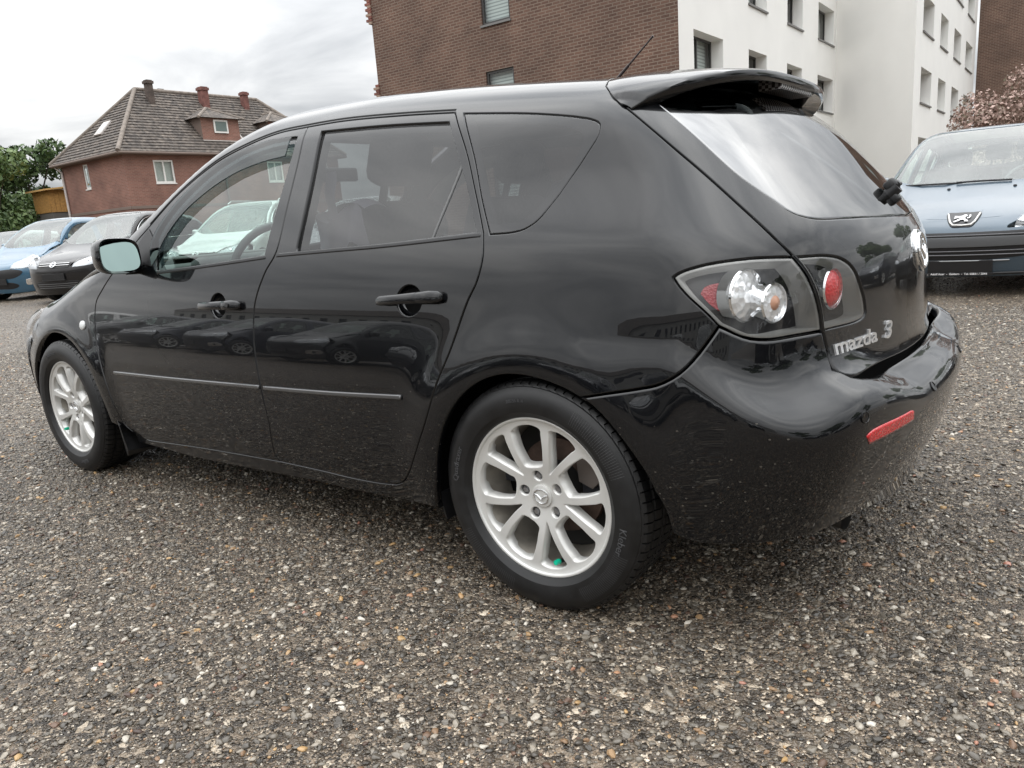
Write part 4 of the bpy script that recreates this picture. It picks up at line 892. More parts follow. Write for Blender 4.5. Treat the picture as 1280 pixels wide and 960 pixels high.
# ---------------------------------------------------------------- door mirror
def mirror_unit(sgn):
    # rounded shell, glass faces the rear (+x)
    b = MB(); rings = []; cx, cy, cz = -1.85, .900, .996
    for t, w_, h_, dx in [(0,.55,.55,-.105),(.12,.80,.80,-.092),(.35,.95,.95,-.065),(.65,1.0,1.0,-.03),(1,1.0,1.0,.0),(1.02,.97,.97,.004)]:
        ring = []
        for q in range(32):
            a = q*math.pi/16; ca, sa = math.cos(a), math.sin(a); ca = math.copysign(abs(ca)**.55, ca); sa = math.copysign(abs(sa)**.62, sa)
            ring.append(b.bm.verts.new((cx+dx+.02*ca*(1 if ca > 0 else .3), sgn*(cy+.086*w_*ca), cz+.068*h_*sa+.004*ca)))
        rings.append(ring)
    for A_, B_ in zip(rings, rings[1:]):
        for q in range(32): b.bm.faces.new((A_[q], A_[(q+1) % 32], B_[(q+1) % 32], B_[q]))
    b.bm.faces.new(rings[0])
    lst = rings[-1]; ins = []
    for v in lst: ins.append(b.bm.verts.new((v.co.x-.010, sgn*cy+(v.co.y-sgn*cy)*.90, cz+(v.co.z-cz)*.88)))
    for q in range(32): b.bm.faces.new((lst[q], lst[(q+1) % 32], ins[(q+1) % 32], ins[q]))
    ip = [v.co.copy() for v in ins]
    b.tube([(cx-.04,sgn*(cy-.03),cz-.045),(cx-.04,sgn*(cy-.09),cz-.052),(cx-.04,sgn*(cy-.13),cz-.05)], [.03,.026,.03], 14)
    mu = b.done('door_mirror', PAINT, HB, 50)
    MB().poly([Vector((cx-.020-(sgn*.27*(p.y-sgn*cy)+.20*(p.z-cz)), sgn*cy+(p.y-sgn*cy)*1.0, cz+(p.z-cz)*1.0)) for p in ip]).done('mirror_glass', MIRROR, mu)
    return mu
mirror_unit(-1); mirror_unit(1)
# ---------------------------------------------------------------- interior
def seat(x, y, wdt=.50, name='front_seat'):
    b = MB(); b.box((x-.30,y-wdt/2,.38),(x+.25,y+wdt/2,.56), bev=.05)
    Mb = Matrix.Translation((x+.20,y,.55)) @ Matrix.Rotation(math.radians(20), 4, 'Y')
    b.box((-.06,-wdt/2,0),(.06,wdt/2,.60), Mb, bev=.045); s_ = b.done(name, SEATC, HB, 60)
    b = MB(); b.box((-.05,-.13,.66),(.05,.13,.84), Mb, bev=.04); b.box((-.01,-.07,.58),(.01,-.05,.68), Mb); b.box((-.01,.05,.58),(.01,.07,.68), Mb); b.done('headrest', SEATC, s_, 60)
    return s_
seat(-1.30,-.36); seat(-1.30,.36)
rs = seat(-.42,.0,1.24,'rear_seat')
for y in (-.38,.38):
    b = MB(); Mb = Matrix.Translation((-.22,y,.55)) @ Matrix.Rotation(math.radians(20), 4, 'Y'); b.box((-.045,-.12,.62),(.045,.12,.78), Mb, bev=.035); b.done('headrest', SEATC, rs, 60)
b = MB(); b.box((-2.35,-.68,.60),(-1.88,.68,.93), bev=.06); b.box((-1.95,-.58,.82),(-1.80,-.18,.96), bev=.04); b.done('dashboard', INTERIOR, HB, 50)
b = MB(); cw = Vector((-1.66,-.37,.90)); Rw = Matrix.Rotation(math.radians(-65), 3, 'Y')
pts = [cw+Rw @ Vector((.185*math.cos(a), .185*math.sin(a), 0)) for a in [q*math.pi/18 for q in range(37)]]
b.tube(pts, .016, 10, caps=False)
for a in (0, 180, 270): b.tube([cw+Rw @ Vector((.03*math.cos(math.radians(a)), .03*math.sin(math.radians(a)), -.01)), cw+Rw @ Vector((.18*math.cos(math.radians(a)), .18*math.sin(math.radians(a)), 0))], .016, 8)
b.tube([cw+Rw @ Vector((0,0,-.04)), cw+Rw @ Vector((0,0,.012))], [.08,.07], 20); b.tube([cw, cw+Vector((-.25,0,-.10))], .035, 12)
b.done('steering_wheel', mat('wheel_grey', (.09,.09,.095), .5), HB, 60)
b = MB(); b.box((-2.3,-.74,.30),(.45,.74,.36)); b.box((.05,-.55,.36),(.50,.55,.78)); b.done('cabin_floor', SEATC, HB)
b = MB(); b.box((-1.15,-.46,1.345),(-.05,.46,1.352)); b.done('headliner', mat('headliner_cloth', (.25,.25,.25), .9), HB)
# interior mirror
b = MB(); b.box((-1.60,-.11,1.24),(-1.575,.11,1.30), bev=.01); b.done('rear_view_mirror', BLACKPL, HB)

# white cloth thrown over the driver's backrest, seen dimly through the dark glass
b = MB()
def sheet(fn, nu, nv):
    rows_ = [[b.bm.verts.new(fn(i/nu, j/nv)) for j in range(nv+1)] for i in range(nu+1)]
    for A_, B_ in zip(rows_, rows_[1:]):
        for j in range(nv): b.bm.faces.new((A_[j], A_[j+1], B_[j+1], B_[j]))
sheet(lambda t, q: (-1.02+.25*q, -.625+.012*math.sin(q*11+t*3), 1.085-.03*math.sin(q*6)-.15*t*(1+.2*math.sin(q*7))), 12, 16)
sheet(lambda t, q: (-.965+.05*q+.02*t, -.618+.006*math.sin(t*8+q), 1.07+.15*t), 10, 4)
sheet(lambda t, q: (-1.02+.25*q, -.625+.10*t, 1.085-.03*math.sin(q*6)+.012*math.sin(t*3)), 6, 16)
tag(b.done('cloth', CLOTH, None, 180), 'white cloth hung over the driver seat inside the black hatchback', 'cloth')
# ------------------------------------------------------------------ buildings
def brick_mat(name, axes, c1, c2, mortar, w=.25, h=.0833, mort=.012, bump=.4):
    m = mat(name, c1, .85, spec=.25); t = N(m, 'ShaderNodeTexCoord'); sp_ = N(m, 'ShaderNodeSeparateXYZ'); cb = N(m, 'ShaderNodeCombineXYZ'); LK(m, t.outputs['Object'], sp_.inputs[0])
    for i, a in enumerate(axes): LK(m, sp_.outputs['xyz'.index(a)], cb.inputs[i])
    br = N(m, 'ShaderNodeTexBrick'); br.inputs['Scale'].default_value = 1; br.inputs['Brick Width'].default_value = w; br.inputs['Row Height'].default_value = h; br.inputs['Mortar Size'].default_value = mort; br.inputs['Mortar Smooth'].default_value = .2
    br.inputs['Color1'].default_value = (*c1, 1); br.inputs['Color2'].default_value = (*c2, 1); br.inputs['Mortar'].default_value = (*mortar, 1); br.inputs['Bias'].default_value = 0; LK(m, cb.outputs[0], br.inputs['Vector'])
    n = N(m, 'ShaderNodeTexNoise', Scale=.9, Detail=5); LK(m, t.outputs['Object'], n.inputs['Vector']); r = ramp(m, n.outputs['Fac'], [(.3,(.78,.78,.78)),(.7,(1.18,1.15,1.12))])
    mu = N(m, 'ShaderNodeMix', data_type='RGBA', blend_type='MULTIPLY'); mu.inputs['Factor'].default_value = 1; LK(m, br.outputs['Color'], mu.inputs['A']); LK(m, r.outputs[0], mu.inputs['B']); LK(m, mu.outputs['Result'], bsdf(m).inputs['Base Color'])
    b = N(m, 'ShaderNodeBump', Strength=bump, Distance=.01); iv = N(m, 'ShaderNodeMath', operation='SUBTRACT'); iv.inputs[0].default_value = 1; LK(m, br.outputs['Fac'], iv.inputs[1]); LK(m, iv.outputs[0], b.inputs['Height']); LK(m, b.outputs[0], bsdf(m).inputs['Normal'])
    return m
PLASTER = mat('white_render', (.80,.79,.75), .9, spec=.2); noise_tint(PLASTER, (.84,.83,.80), .03, .7, detail=8)
def streaks(m):
    v = objcoord(m, (2.2,2.2,.16)); n = N(m, 'ShaderNodeTexNoise', Scale=1.6, Detail=6, Roughness=.65); LK(m, v, n.inputs['Vector']); r = ramp(m, n.outputs['Fac'], [(.30,(.965,.96,.95)),(.6,(1,1,1))])
    old = bsdf(m).inputs['Base Color'].links[0].from_socket; mu = N(m, 'ShaderNodeMix', data_type='RGBA', blend_type='MULTIPLY'); mu.inputs['Factor'].default_value = 1; LK(m, old, mu.inputs['A']); LK(m, r.outputs[0], mu.inputs['B']); LK(m, mu.outputs['Result'], bsdf(m).inputs['Base Color'])
SILLM = mat('sill_grey', (.16,.155,.15), .5); FRAMED = mat('dark_frame', (.045,.042,.040), .45); FRAMEW = mat('white_frame', (.72,.71,.68), .45)
CURT = mat('net_curtain', (.62,.62,.60), .9); noise_tint(CURT, (.60,.60,.58), .12, 12)
def blind_mat():
    m = mat('slat_blind', (.7,.71,.71), .7); v = objcoord(m, (0,0,1)); w = N(m, 'ShaderNodeTexWave', wave_type='BANDS', bands_direction='Z', Scale=3.4); LK(m, v, w.inputs['Vector']); r = ramp(m, w.outputs['Fac'], [(.2,(.42,.43,.44)),(.45,(.78,.79,.79))]); LK(m, r.outputs[0], bsdf(m).inputs['Base Color']); return m
BLIND = blind_mat(); ROOMD = mat('dark_room', (.02,.02,.022), .9)
PANE = thin_glass('house_pane', (.75,.8,.78), 1, ior=1.5)
class Plane:
    """wall plane: origin, horizontal direction s, outward normal n"""
    def __init__(s, o, d, n): s.o, s.d, s.n = Vector(o), Vector(d).normalized(), Vector(n).normalized()
    def __call__(s, a, z, out=0): return s.o+s.d*a+Vector((0,0,z))+s.n*out
def wall(name, pl, s0, s1, z0, z1, holes, m, parent, reveal=.22):
    ss_ = sorted({s0, s1, *[h[0] for h in holes], *[h[1] for h in holes]}); zs = sorted({z0, z1, *[h[2] for h in holes], *[h[3] for h in holes]}); b = MB()
    for a0, a1 in zip(ss_, ss_[1:]):
        for c0, c1 in zip(zs, zs[1:]):
            ca, cc = (a0+a1)/2, (c0+c1)/2
            if any(h[0] < ca < h[1] and h[2] < cc < h[3] for h in holes): continue
            b.poly([pl(a0, c0), pl(a1, c0), pl(a1, c1), pl(a0, c1)])
    for h in holes:
        q = [(h[0], h[2]), (h[1], h[2]), (h[1], h[3]), (h[0], h[3])]
        for (a, c), (a2, c2) in zip(q, q[1:]+q[:1]): b.poly([pl(a, c), pl(a2, c2), pl(a2, c2, -reveal), pl(a, c, -reveal)])
    bmesh.ops.remove_doubles(b.bm, verts=b.bm.verts, dist=1e-4)
    return b.done(name, m, parent)
def pbox(b, pl, a0, a1, z0, z1, o0, o1):
    P = [pl(a0, z0, o0), pl(a1, z0, o0), pl(a1, z1, o0), pl(a0, z1, o0)]; b.poly(P, pl.n*(o1-o0)); return b
def window(pl, h, parent, fm, back, depth=.20, mull=1, sill=SILLM, fw=.07, sill_out=.05):
    a0, a1, z0, z1 = h; b = MB(); o0, o1 = -depth, -depth+.06
    pbox(b, pl, a0, a0+fw, z0, z1, o0, o1); pbox(b, pl, a1-fw, a1, z0, z1, o0, o1); pbox(b, pl, a0+fw, a1-fw, z0, z0+fw, o0, o1); pbox(b, pl, a0+fw, a1-fw, z1-fw, z1, o0, o1)
    for k in range(mull):
        c = a0+(a1-a0)*(k+1)/(mull+1); pbox(b, pl, c-fw*.5, c+fw*.5, z0+fw, z1-fw, o0, o1)
    w = b.done('window', fm, parent); n = mull+1
    for k in range(n):
        x0 = a0+(a1-a0)*k/n+fw*.6; x1 = a0+(a1-a0)*(k+1)/n-fw*.6
        MB().poly([pl(x0, z0+fw*.8, o0+.03), pl(x1, z0+fw*.8, o0+.03), pl(x1, z1-fw*.8, o0+.03), pl(x0, z1-fw*.8, o0+.03)]).done('pane', PANE, w)
    MB().poly([pl(a0, z0, o0-.12), pl(a1, z0, o0-.12), pl(a1, z1, o0-.12), pl(a0, z1, o0-.12)]).done('curtain' if back in (CURT, BLIND) else 'room_dark', back, w)
    if sill: pbox(MB(), pl, a0-.04, a1+.04, z0-.06, z0-.002, -depth+.01, sill_out).done('sill', sill, w) if False else None
    if sill:
        b = MB(); pbox(b, pl, a0-.03, a1+.03, z0-.06, z0-.003, -depth+.01, sill_out); b.done('sill', sill, w)
    return w

def relall(root):
    for c in root.children: c.matrix_parent_inverse = Matrix.Translation(-Vector(root.location))
# white and brown apartment block (its walls run along x and y)
BRB = ((.105,.062,.048), (.150,.090,.068), (.20,.155,.125))
BRBROWN_X = brick_mat('brown_brick', 'xz', *BRB, .25, .083, .013)
AB = thing('apartment_block', 'white rendered apartment block with a brown brick gable and dark framed windows', 'building', (-7.4,16.85,0))
gpl = Plane((-7.4,16.85,0), (-1,0,0), (0,-1,0)); fpl = Plane((-7.4,16.85,0), (0,1,0), (1,0,0))
f2d = Vector((3.2,-1.78,0)).normalized(); f2 = Plane((-7.4,32.38,0), f2d, (f2d.y,-f2d.x,0)); f3 = Plane((-4.2,30.6,0), (0,1,0), (1,0,0))
rows = [1.55, 4.15, 6.75, 9.35]
gh = [(5.2,6.25,z-.15,z+1.15) for z in rows]
wall('gable_wall', gpl, 0, 10.85, 0, 12.6, gh, BRBROWN_X, AB, .12)
for i, h in enumerate(gh): window(gpl, h, AB, FRAMED, BLIND, .11, 0, SILLM)
fh_ = [(a, c, z, z+1.3) for z in rows for a, c in ((.95,3.05),(5.15,6.85),(9.0,10.8),(12.85,15.15))]
wall('front_wall', fpl, 0, 15.53, 0, 12.6, fh_, PLASTER, AB, .45)
for i, h in enumerate(fh_): window(fpl, h, AB, FRAMED, (BLIND, BLIND, ROOMD, CURT, BLIND, ROOMD, CURT, ROOMD)[i % 8], .42, 1, SILLM)
wall('return_wall', f2, 0, (Vector((3.2,-1.78,0))).length, 0, 12.6, [], PLASTER, AB)
f3h = [(a, c, z, z+1.3) for z in rows for a, c in ((1.5,4.1),(5.95,8.2),(10.2,12.75),(14.7,17.6))]
wall('wing_wall', f3, 0, 18.9, 0, 12.6, f3h, PLASTER, AB, .55)
for i, h in enumerate(f3h): window(f3, h, AB, FRAMED, (ROOMD, CURT, ROOMD, BLIND)[i % 4], .52, 1, SILLM)
b = MB(); b.poly([(-18.25,16.85,12.6),(-7.4,16.85,12.6),(-7.4,32.38,12.6),(-4.2,30.6,12.6),(-4.2,49.5,12.6),(-18.25,49.5,12.6)], (0,0,.3)); b.done('flat_roof', SILLM, AB)
b = MB(); b.poly([(-18.25,49.5,0),(-18.25,16.86,0),(-18.25,16.86,12.6),(-18.25,49.5,12.6)]); b.poly([(-18.25,49.5,0),(-4.2,49.5,0),(-4.2,49.5,12.6),(-18.25,49.5,12.6)]); b.done('rear_wall', PLASTER, AB)
REDBR = mat('red_brick', (.20,.08,.06), .85); noise_tint(REDBR, (.20,.08,.06), .35, 3); BEIGEBR = mat('pale_brick', (.30,.21,.16), .85)
for zc, n in ((4.75,11),(7.55,12)):                     # toothed brick piers on the far left edge
    for k in range(n):
        o = .10+.10*(k % 2); z = zc+k*.083
        b = MB(); b.box((-18.25-o,16.80,z),(-18.20,17.05,z+.074)); b.done('brick', REDBR if k % 3 else BEIGEBR, AB)
relall(AB)
BW = thing('brick_block', 'brown brick apartment wall beyond the pink flowering shrub', 'building', (-4.0,49.6,0))
bpl = Plane((-4.1,49.6,0), (1,0,0), (0,-1,0)); bh = [(a, a+1.3, z-.15, z+1.15) for z in rows for a in (3.6,)]
wall('wall', bpl, 0, 8, 0, 12.6, bh, BRBROWN_X, BW)
for h in bh: window(bpl, h, BW, FRAMED, BLIND, .14, 0, SILLM)
b = MB(); b.poly([(-4.1,49.6,12.6),(3.9,49.6,12.6),(3.9,60,12.6),(-4.1,60,12.6)], (0,0,.3)); b.done('flat_roof', SILLM, BW); b = MB(); b.poly([(3.9,49.6,0),(3.9,60,0),(3.9,60,12.6),(3.9,49.6,12.6)]); b.done('side_wall', PLASTER, BW); relall(BW)
# ---- red brick house with a hipped tile roof
HB1 = ((.19,.092,.072), (.25,.122,.096), (.25,.18,.15))
BH_Y = brick_mat('house_brick_y', 'yz', *HB1, .25, .083, .012); BH_X = brick_mat('house_brick_x', 'xz', *HB1, .25, .083, .012)
def tile_mat():
    m = mat('roof_tiles', (.1,.08,.07), .8, spec=.3); t = N(m, 'ShaderNodeTexCoord')
    n = N(m, 'ShaderNodeTexNoise', Scale=5, Detail=4); LK(m, t.outputs['Object'], n.inputs['Vector']); r = ramp(m, n.outputs['Fac'], [(.28,(.045,.040,.037)),(.5,(.100,.087,.078)),(.72,(.175,.155,.135))])
    n2 = N(m, 'ShaderNodeTexVoronoi', Scale=3.2); LK(m, t.outputs['Object'], n2.inputs['Vector']); s_ = N(m, 'ShaderNodeSeparateColor'); LK(m, n2.outputs['Color'], s_.inputs[0]); r2 = ramp(m, s_.outputs[0], [(0,(.72,.72,.72)),(1,(1.25,1.2,1.15))])
    mu = N(m, 'ShaderNodeMix', data_type='RGBA', blend_type='MULTIPLY'); mu.inputs['Factor'].default_value = 1; LK(m, r.outputs[0], mu.inputs['A']); LK(m, r2.outputs[0], mu.inputs['B']); LK(m, mu.outputs['Result'], bsdf(m).inputs['Base Color']); return m
TILE = tile_mat(); RIDGE = mat('ridge_tile', (.20,.165,.14), .8); noise_tint(RIDGE, (.19,.16,.135), .3, 4); TIMBER = mat('eaves_board', (.16,.12,.10), .7); LEADM = mat('pale_flashing', (.50,.46,.43), .6)
RH = thing('brick_house', 'red brick semi-detached house with a weathered hipped tile roof and two dormers', 'house', (-47.6,30,0))
X0, X1, Y0, Y1, ZE, ZR = -50.7, -42.95, 20.5, 36.4, 6.2, 10.35
ry = Plane((X1,Y0,0), (0,1,0), (1,0,0)); rx = Plane((X1,Y0,0), (-1,0,0), (0,-1,0))
rh_ = [(1.75,3.0,4.42,5.75),(9.7,10.95,4.42,5.75),(13.6,14.9,4.42,5.75),(1.75,3.0,1.3,2.7),(9.7,10.95,1.3,2.7),(6.2,7.2,.1,2.3)]; lh_ = [(4.35,5.0,4.47,5.92),(1.6,2.8,1.3,2.7)]
wall('street_wall', ry, 0, Y1-Y0, 0, ZE, rh_, BH_Y, RH, .15); wall('end_wall', rx, 0, X1-X0, 0, ZE, lh_, BH_X, RH, .15)
for h in rh_[:5]: window(ry, h, RH, FRAMEW, CURT, .10, 1, FRAMEW, .10)
for h in lh_: window(rx, h, RH, FRAMEW, CURT, .10, 0, FRAMEW, .10)
window(ry, rh_[5], RH, FRAMED, ROOMD, .10, 0, None, .12)
b = MB(); pbox(b, ry, 0, Y1-Y0, 2.98, 3.14, 0, .04); pbox(b, rx, 0, X1-X0, 2.98, 3.14, 0, .04); b.done('brick_band', TIMBER, RH)
# roof: overlapping courses of tiles, one strip per course and slope
ov = .45; ex0, ex1, ey0, ey1 = X0-ov, X1+ov, Y0-ov, Y1+ov; hw = (ex1-ex0)/2; zr0 = ZE-.05
rA = Vector(((ex0+ex1)/2, ey0+hw*.92, ZR)); rB = Vector(((ex0+ex1)/2, ey1-hw*.92, ZR))
cn = [Vector((ex1,ey0,zr0)), Vector((ex1,ey1,zr0)), Vector((ex0,ey1,zr0)), Vector((ex0,ey0,zr0))]
slopes = [(cn[0], cn[1], rB, rA), (cn[3], cn[0], rA, rA), (cn[1], cn[2], rB, rB), (cn[2], cn[3], rA, rB)]
NC = 22
for e0, e1, t1, t0 in slopes:
    b = MB(); nrm = (e1-e0).cross(t0-e0).normalized()
    if nrm.z < 0: nrm = -nrm
    for k in range(NC):
        f0, f1 = k/NC, (k+1.18)/NC; f1 = min(1, f1); A_, B_ = e0.lerp(t0, f0), e1.lerp(t1, f0); C_, D_ = e1.lerp(t1, f1), e0.lerp(t0, f1); up = nrm*.07
        b.poly([A_+up, B_+up, C_+nrm*.015, D_+nrm*.015]); b.poly([A_, B_, B_+up, A_+up])
    b.done('roof_slope', TILE, RH, recalc=False)
b = MB()
for p0, p1 in ((rA, rB), (cn[0], rA), (cn[3], rA), (cn[1], rB), (cn[2], rB)): b.tube([p0+Vector((0,0,.06)), p1+Vector((0,0,.06))], .13, 8)
b.done('ridge_tiles', RIDGE, RH, 60)
b = MB()
for p0, p1 in zip(cn, cn[1:]+cn[:1]): b.tube([p0+Vector((0,0,-.05)), p1+Vector((0,0,-.05))], .09, 8)
b.poly([(ex0,ey0,ZE-.18),(ex1,ey0,ZE-.18),(ex1,ey1,ZE-.18),(ex0,ey1,ZE-.18)]); b.done('gutter', TIMBER, RH, 60)
b = MB(); b.tube([(X0+.12,Y0-.1,0),(X0+.12,Y0-.1,ZE-.5),(X0-.15,Y0-.35,ZE-.15)], .07, 8); b.done('downpipe', LEADM, RH, 60)
b = MB(); b.tube([(X1+.1,Y0+6.4,0),(X1+.1,Y0+6.4,ZE-.4)], .06, 8); b.done('downpipe', TIMBER, RH, 60)
def roof_z(x): return zr0+(ZR-zr0)*(1-abs(x-(ex0+ex1)/2)/hw)
def dormer(yc, wd, xf, zt):
    r = MB(); z0 = roof_z(xf)-.1; xb = (ex0+ex1)/2+.5
    r.poly([(xf,yc-wd,z0),(xf,yc+wd,z0),(xf,yc+wd,zt),(xf,yc-wd,zt)]); d = r.done('dormer', BH_Y, RH)
    s_ = MB()
    for sg in (-1, 1): s_.poly([(xf,yc+sg*wd,z0),(xf,yc+sg*wd,zt),(xb,yc+sg*wd,zt),(xb,yc+sg*wd,z0)])
    s_.done('dormer_cheek', TIMBER, d, recalc=False)
    o = .3; ap = Vector((xf-1.3,yc,zt+.75)); bk = Vector((xb-.4,yc,zt+.75)); q = MB()
    a0, a1 = Vector((xf+o,yc-wd-o,zt-.06)), Vector((xf+o,yc+wd+o,zt-.06)); c0, c1 = Vector((xb-.4,yc-wd-o,zt-.06)), Vector((xb-.4,yc+wd+o,zt-.06))
    q.poly([a0, a1, ap]); q.poly([a0, ap, bk, c0]); q.poly([a1, c1, bk, ap]); q.poly([a0, c0, c1, a1]); q.done('dormer_roof', TILE, d, recalc=False)
    q = MB(); [q.tube([u_, v_], .09, 6) for u_, v_ in ((a0, ap), (a1, ap), (ap, bk))]; q.done('ridge_tiles', RIDGE, d)
    q = MB(); q.box((xf-.02,yc-wd-.05,z0-.12),(xf+.12,yc+wd+.05,z0+.12)); q.done('flashing', LEADM, d)
    pl = Plane((xf+.01,yc-.5,0), (0,1,0), (1,0,0)); q = MB(); pbox(q, pl, .0, 1.0, zt-.95, zt-.15, 0, .06); f = q.done('dormer_window', FRAMEW, d)
    MB().poly([pl(.1, zt-.85, .066), pl(.9, zt-.85, .066), pl(.9, zt-.25, .066), pl(.1, zt-.25, .066)]).done('pane', mat('dormer_pane', (.12,.16,.15), .08), f)
    for c in d.children:
        pass
dormer(27.4,1.35,-43.4,8.45); dormer(32.4,1.35,-43.4,8.45)
def flat_children(o):
    # grandchildren of the house deeper than two levels become direct sub-parts
    for c in list(o.children):
        for g in list(c.children):
            for q in list(g.children): q.parent = c
for d_ in list(RH.children): flat_children(RH)
CH = mat('sooty_brick', (.085,.065,.055), .9); noise_tint(CH, (.085,.065,.055), .4, 3); CHR = mat('chimney_brick', (.16,.07,.058), .9); noise_tint(CHR, (.16,.07,.058), .35, 4)
for x, y, z0, z1, w_, m_ in ((-46.0,24.5,8.9,10.85,.20,CH),(-47.4,26.0,9.8,10.65,.22,CH),(-46.0,28.2,9.0,10.75,.26,CHR),(-46.1,31.4,9.0,10.7,.21,CHR)):
    b = MB(); b.box((x-w_,y-w_*.9,z0),(x+w_,y+w_*.9,z1)); b.box((x-w_-.06,y-w_*.9-.06,z1-.22),(x+w_+.06,y+w_*.9+.06,z1-.06)); b.done('chimney', m_, RH)
b = MB(); b.tube([(-47.6,28.9,10.42),(-44.6,28.9,roof_z(-44.6)+.1),(-42.6,28.9,roof_z(-42.6)+.12)], .10, 6); b.done('party_wall_flashing', LEADM, RH)
pl = Plane((0,0,0), (1,0,0), (0,-1,0)); zz = zr0+(ZR-zr0)*.42; yy = ey0+hw*.92*.42
sl = Vector((0,hw*.92,ZR-zr0)).normalized(); sn = Vector((0,-sl.z,sl.y)); o_ = Vector((-46.9,yy,zz))
b = MB(); b.poly([o_+Vector((dx,0,0))+sl*dz+sn*.02 for dx, dz in ((-.45,-.55),(.45,-.55),(.45,.55),(-.45,.55))], sn*.12); sk = b.done('skylight', LEADM, RH); MB().poly([o_+Vector((dx,0,0))+sl*dz+sn*.15 for dx, dz in ((-.34,-.44),(.34,-.44),(.34,.44),(-.34,.44))]).done('pane', mat('sky_pane', (.5,.52,.52), .1), sk)
relall(RH)
# ---- wooden shed beside the house
WOOD = mat('larch_boards', (.38,.20,.06), .7); noise_tint(WOOD, (.40,.21,.06), .25, 8)
WS = thing('wooden_shed', 'small orange timber shed between the trees and the brick house', 'shed', (-54.9,21.9,1.55))
for k in range(8):
    b = MB(); b.box((1.2,-1.2+k*.30,1.9),(1.24,-1.2+k*.30+.285,3.35)); b.done('board', WOOD, WS)
for k in range(10):
    b = MB(); b.box((-1.2+k*.24,-1.24,1.9),(-1.2+k*.24+.23,-1.2,3.35)); b.done('board', WOOD, WS)
b = MB(); b.box((-1.2,-1.2,-1.35),(1.2,1.2,1.9)); b.done('base', mat('shed_base', (.12,.11,.10), .9), WS)
b = MB(); b.poly([(-1.5,-1.55,3.30),(1.55,-1.55,3.30),(1.55,1.55,3.62),(-1.5,1.55,3.62)], (0,0,.10)); b.done('roof', mat('shed_roof', (.55,.33,.12), .7), WS)
# ------------------------------------------------------------------ trees and shrubs
def leaf_mat(name, c1, c2, c3, trans=.25):
    m = mat(name, c1, .55, spec=.3); g = N(m, 'ShaderNodeNewGeometry'); r = ramp(m, g.outputs['Random Per Island'], [(0, c1), (.5, c2), (1, c3)]); LK(m, r.outputs[0], bsdf(m).inputs['Base Color'])
    bsdf(m).inputs['Transmission Weight'].default_value = 0
    return m
BARK = mat('bark', (.07,.055,.042), .9); noise_tint(BARK, (.07,.055,.042), .4, 9)
def foliage(name, m, parent, blobs, n, size, rng, flat=.5):
    """leaf-sized faces spread through clumps (centre, radius)"""
    ws = np.array([r**2 for _, r in blobs]); ws = ws/ws.sum(); ids = rng.choice(len(blobs), n, p=ws); c = np.array([b_[0] for b_ in blobs])[ids]; r = np.array([b_[1] for b_ in blobs])[ids]
    d = rng.normal(size=(n, 3)); d /= np.linalg.norm(d, axis=1, keepdims=True); rad = r*rng.uniform(.35, 1.0, n)**.5
    p = c+d*rad[:, None]*[1, 1, .8]
    nr = d+rng.normal(size=(n, 3))*.7; nr /= np.linalg.norm(nr, axis=1, keepdims=True); t = np.cross(nr, rng.normal(size=(n, 3))); t /= np.linalg.norm(t, axis=1, keepdims=True); bt = np.cross(nr, t)
    sz = size*rng.uniform(.6, 1.4, n)[:, None]
    V = np.stack([p-t*sz, p-bt*sz*flat, p+t*sz, p+bt*sz*flat], 1).reshape(-1, 3); F = np.arange(4*n).reshape(-1, 4).tolist()
    me = bpy.data.meshes.new(name); me.from_pydata(V.tolist(), [], F); return link(name, me, m, parent)
def tree(label, loc, h, spread, m, n, size, seed, group=None, trunk_h=.3, cat='tree', name='leafy_tree'):
    rng = np.random.default_rng(seed); t = thing(name, label, cat, loc, 0, group); b = MB(); th = h*trunk_h
    b.tube([(0,0,-.1),(.05,.03,th*.6),(.0,.1,th*1.3),(.1,0,h*.75)], [h*.028,h*.022,h*.016,h*.005], 9); blobs = []
    for k in range(11):
        a = k*2.4+rng.uniform(-.3,.3); z0 = th*(.7+.6*k/11); z1 = th+(h-th)*(.15+.75*((k*.37) % 1)); rr_ = spread*(.35+.6*rng.random())*(1-.45*max(0, (z1-th)/(h-th)-.4))
        e = (math.cos(a)*rr_, math.sin(a)*rr_, z1); b.tube([(0,.05,z0),(e[0]*.5,e[1]*.5,(z0+z1)*.55),e], [h*.011,h*.007,h*.003], 6); blobs.append((e, spread*(.30+.22*rng.random())))
    for k in range(14):
        a = rng.uniform(0, 6.28); z1 = th*.8+(h-th*.8)*rng.random(); q = spread*(.9*rng.random()**.5)*math.sin(math.pi*min(1, max(.12, (z1-th*.6)/(h-th*.6)))); blobs.append(((math.cos(a)*q, math.sin(a)*q, z1), spread*(.16+.18*rng.random())))
    b.done('trunk', BARK, t, 60); foliage('crown', m, t, blobs, n, size, rng); return t
GREEN1 = leaf_mat('green_leaves', (.055,.095,.030), (.090,.145,.045), (.15,.20,.075)); GREEN2 = leaf_mat('dark_leaves', (.035,.065,.022), (.060,.10,.035), (.10,.145,.052))
PINK = leaf_mat('pink_blossom', (.10,.085,.05), (.30,.20,.165), (.46,.33,.285))
tree('broad green tree beside the wooden shed', (-58.0,18.6,0), 7.6, 3.3, GREEN1, 11000, .17, 3, 'trees behind the parked cars', .2)
tree('dark green tree behind the blue car', (-55.0,14.4,0), 7.6, 3.2, GREEN2, 10000, .17, 4, 'trees behind the parked cars', .2)
tree('taller green tree at the back of the row', (-66,24.5,0), 9.4, 3.8, GREEN2, 9000, .2, 5, 'trees behind the parked cars', .2)
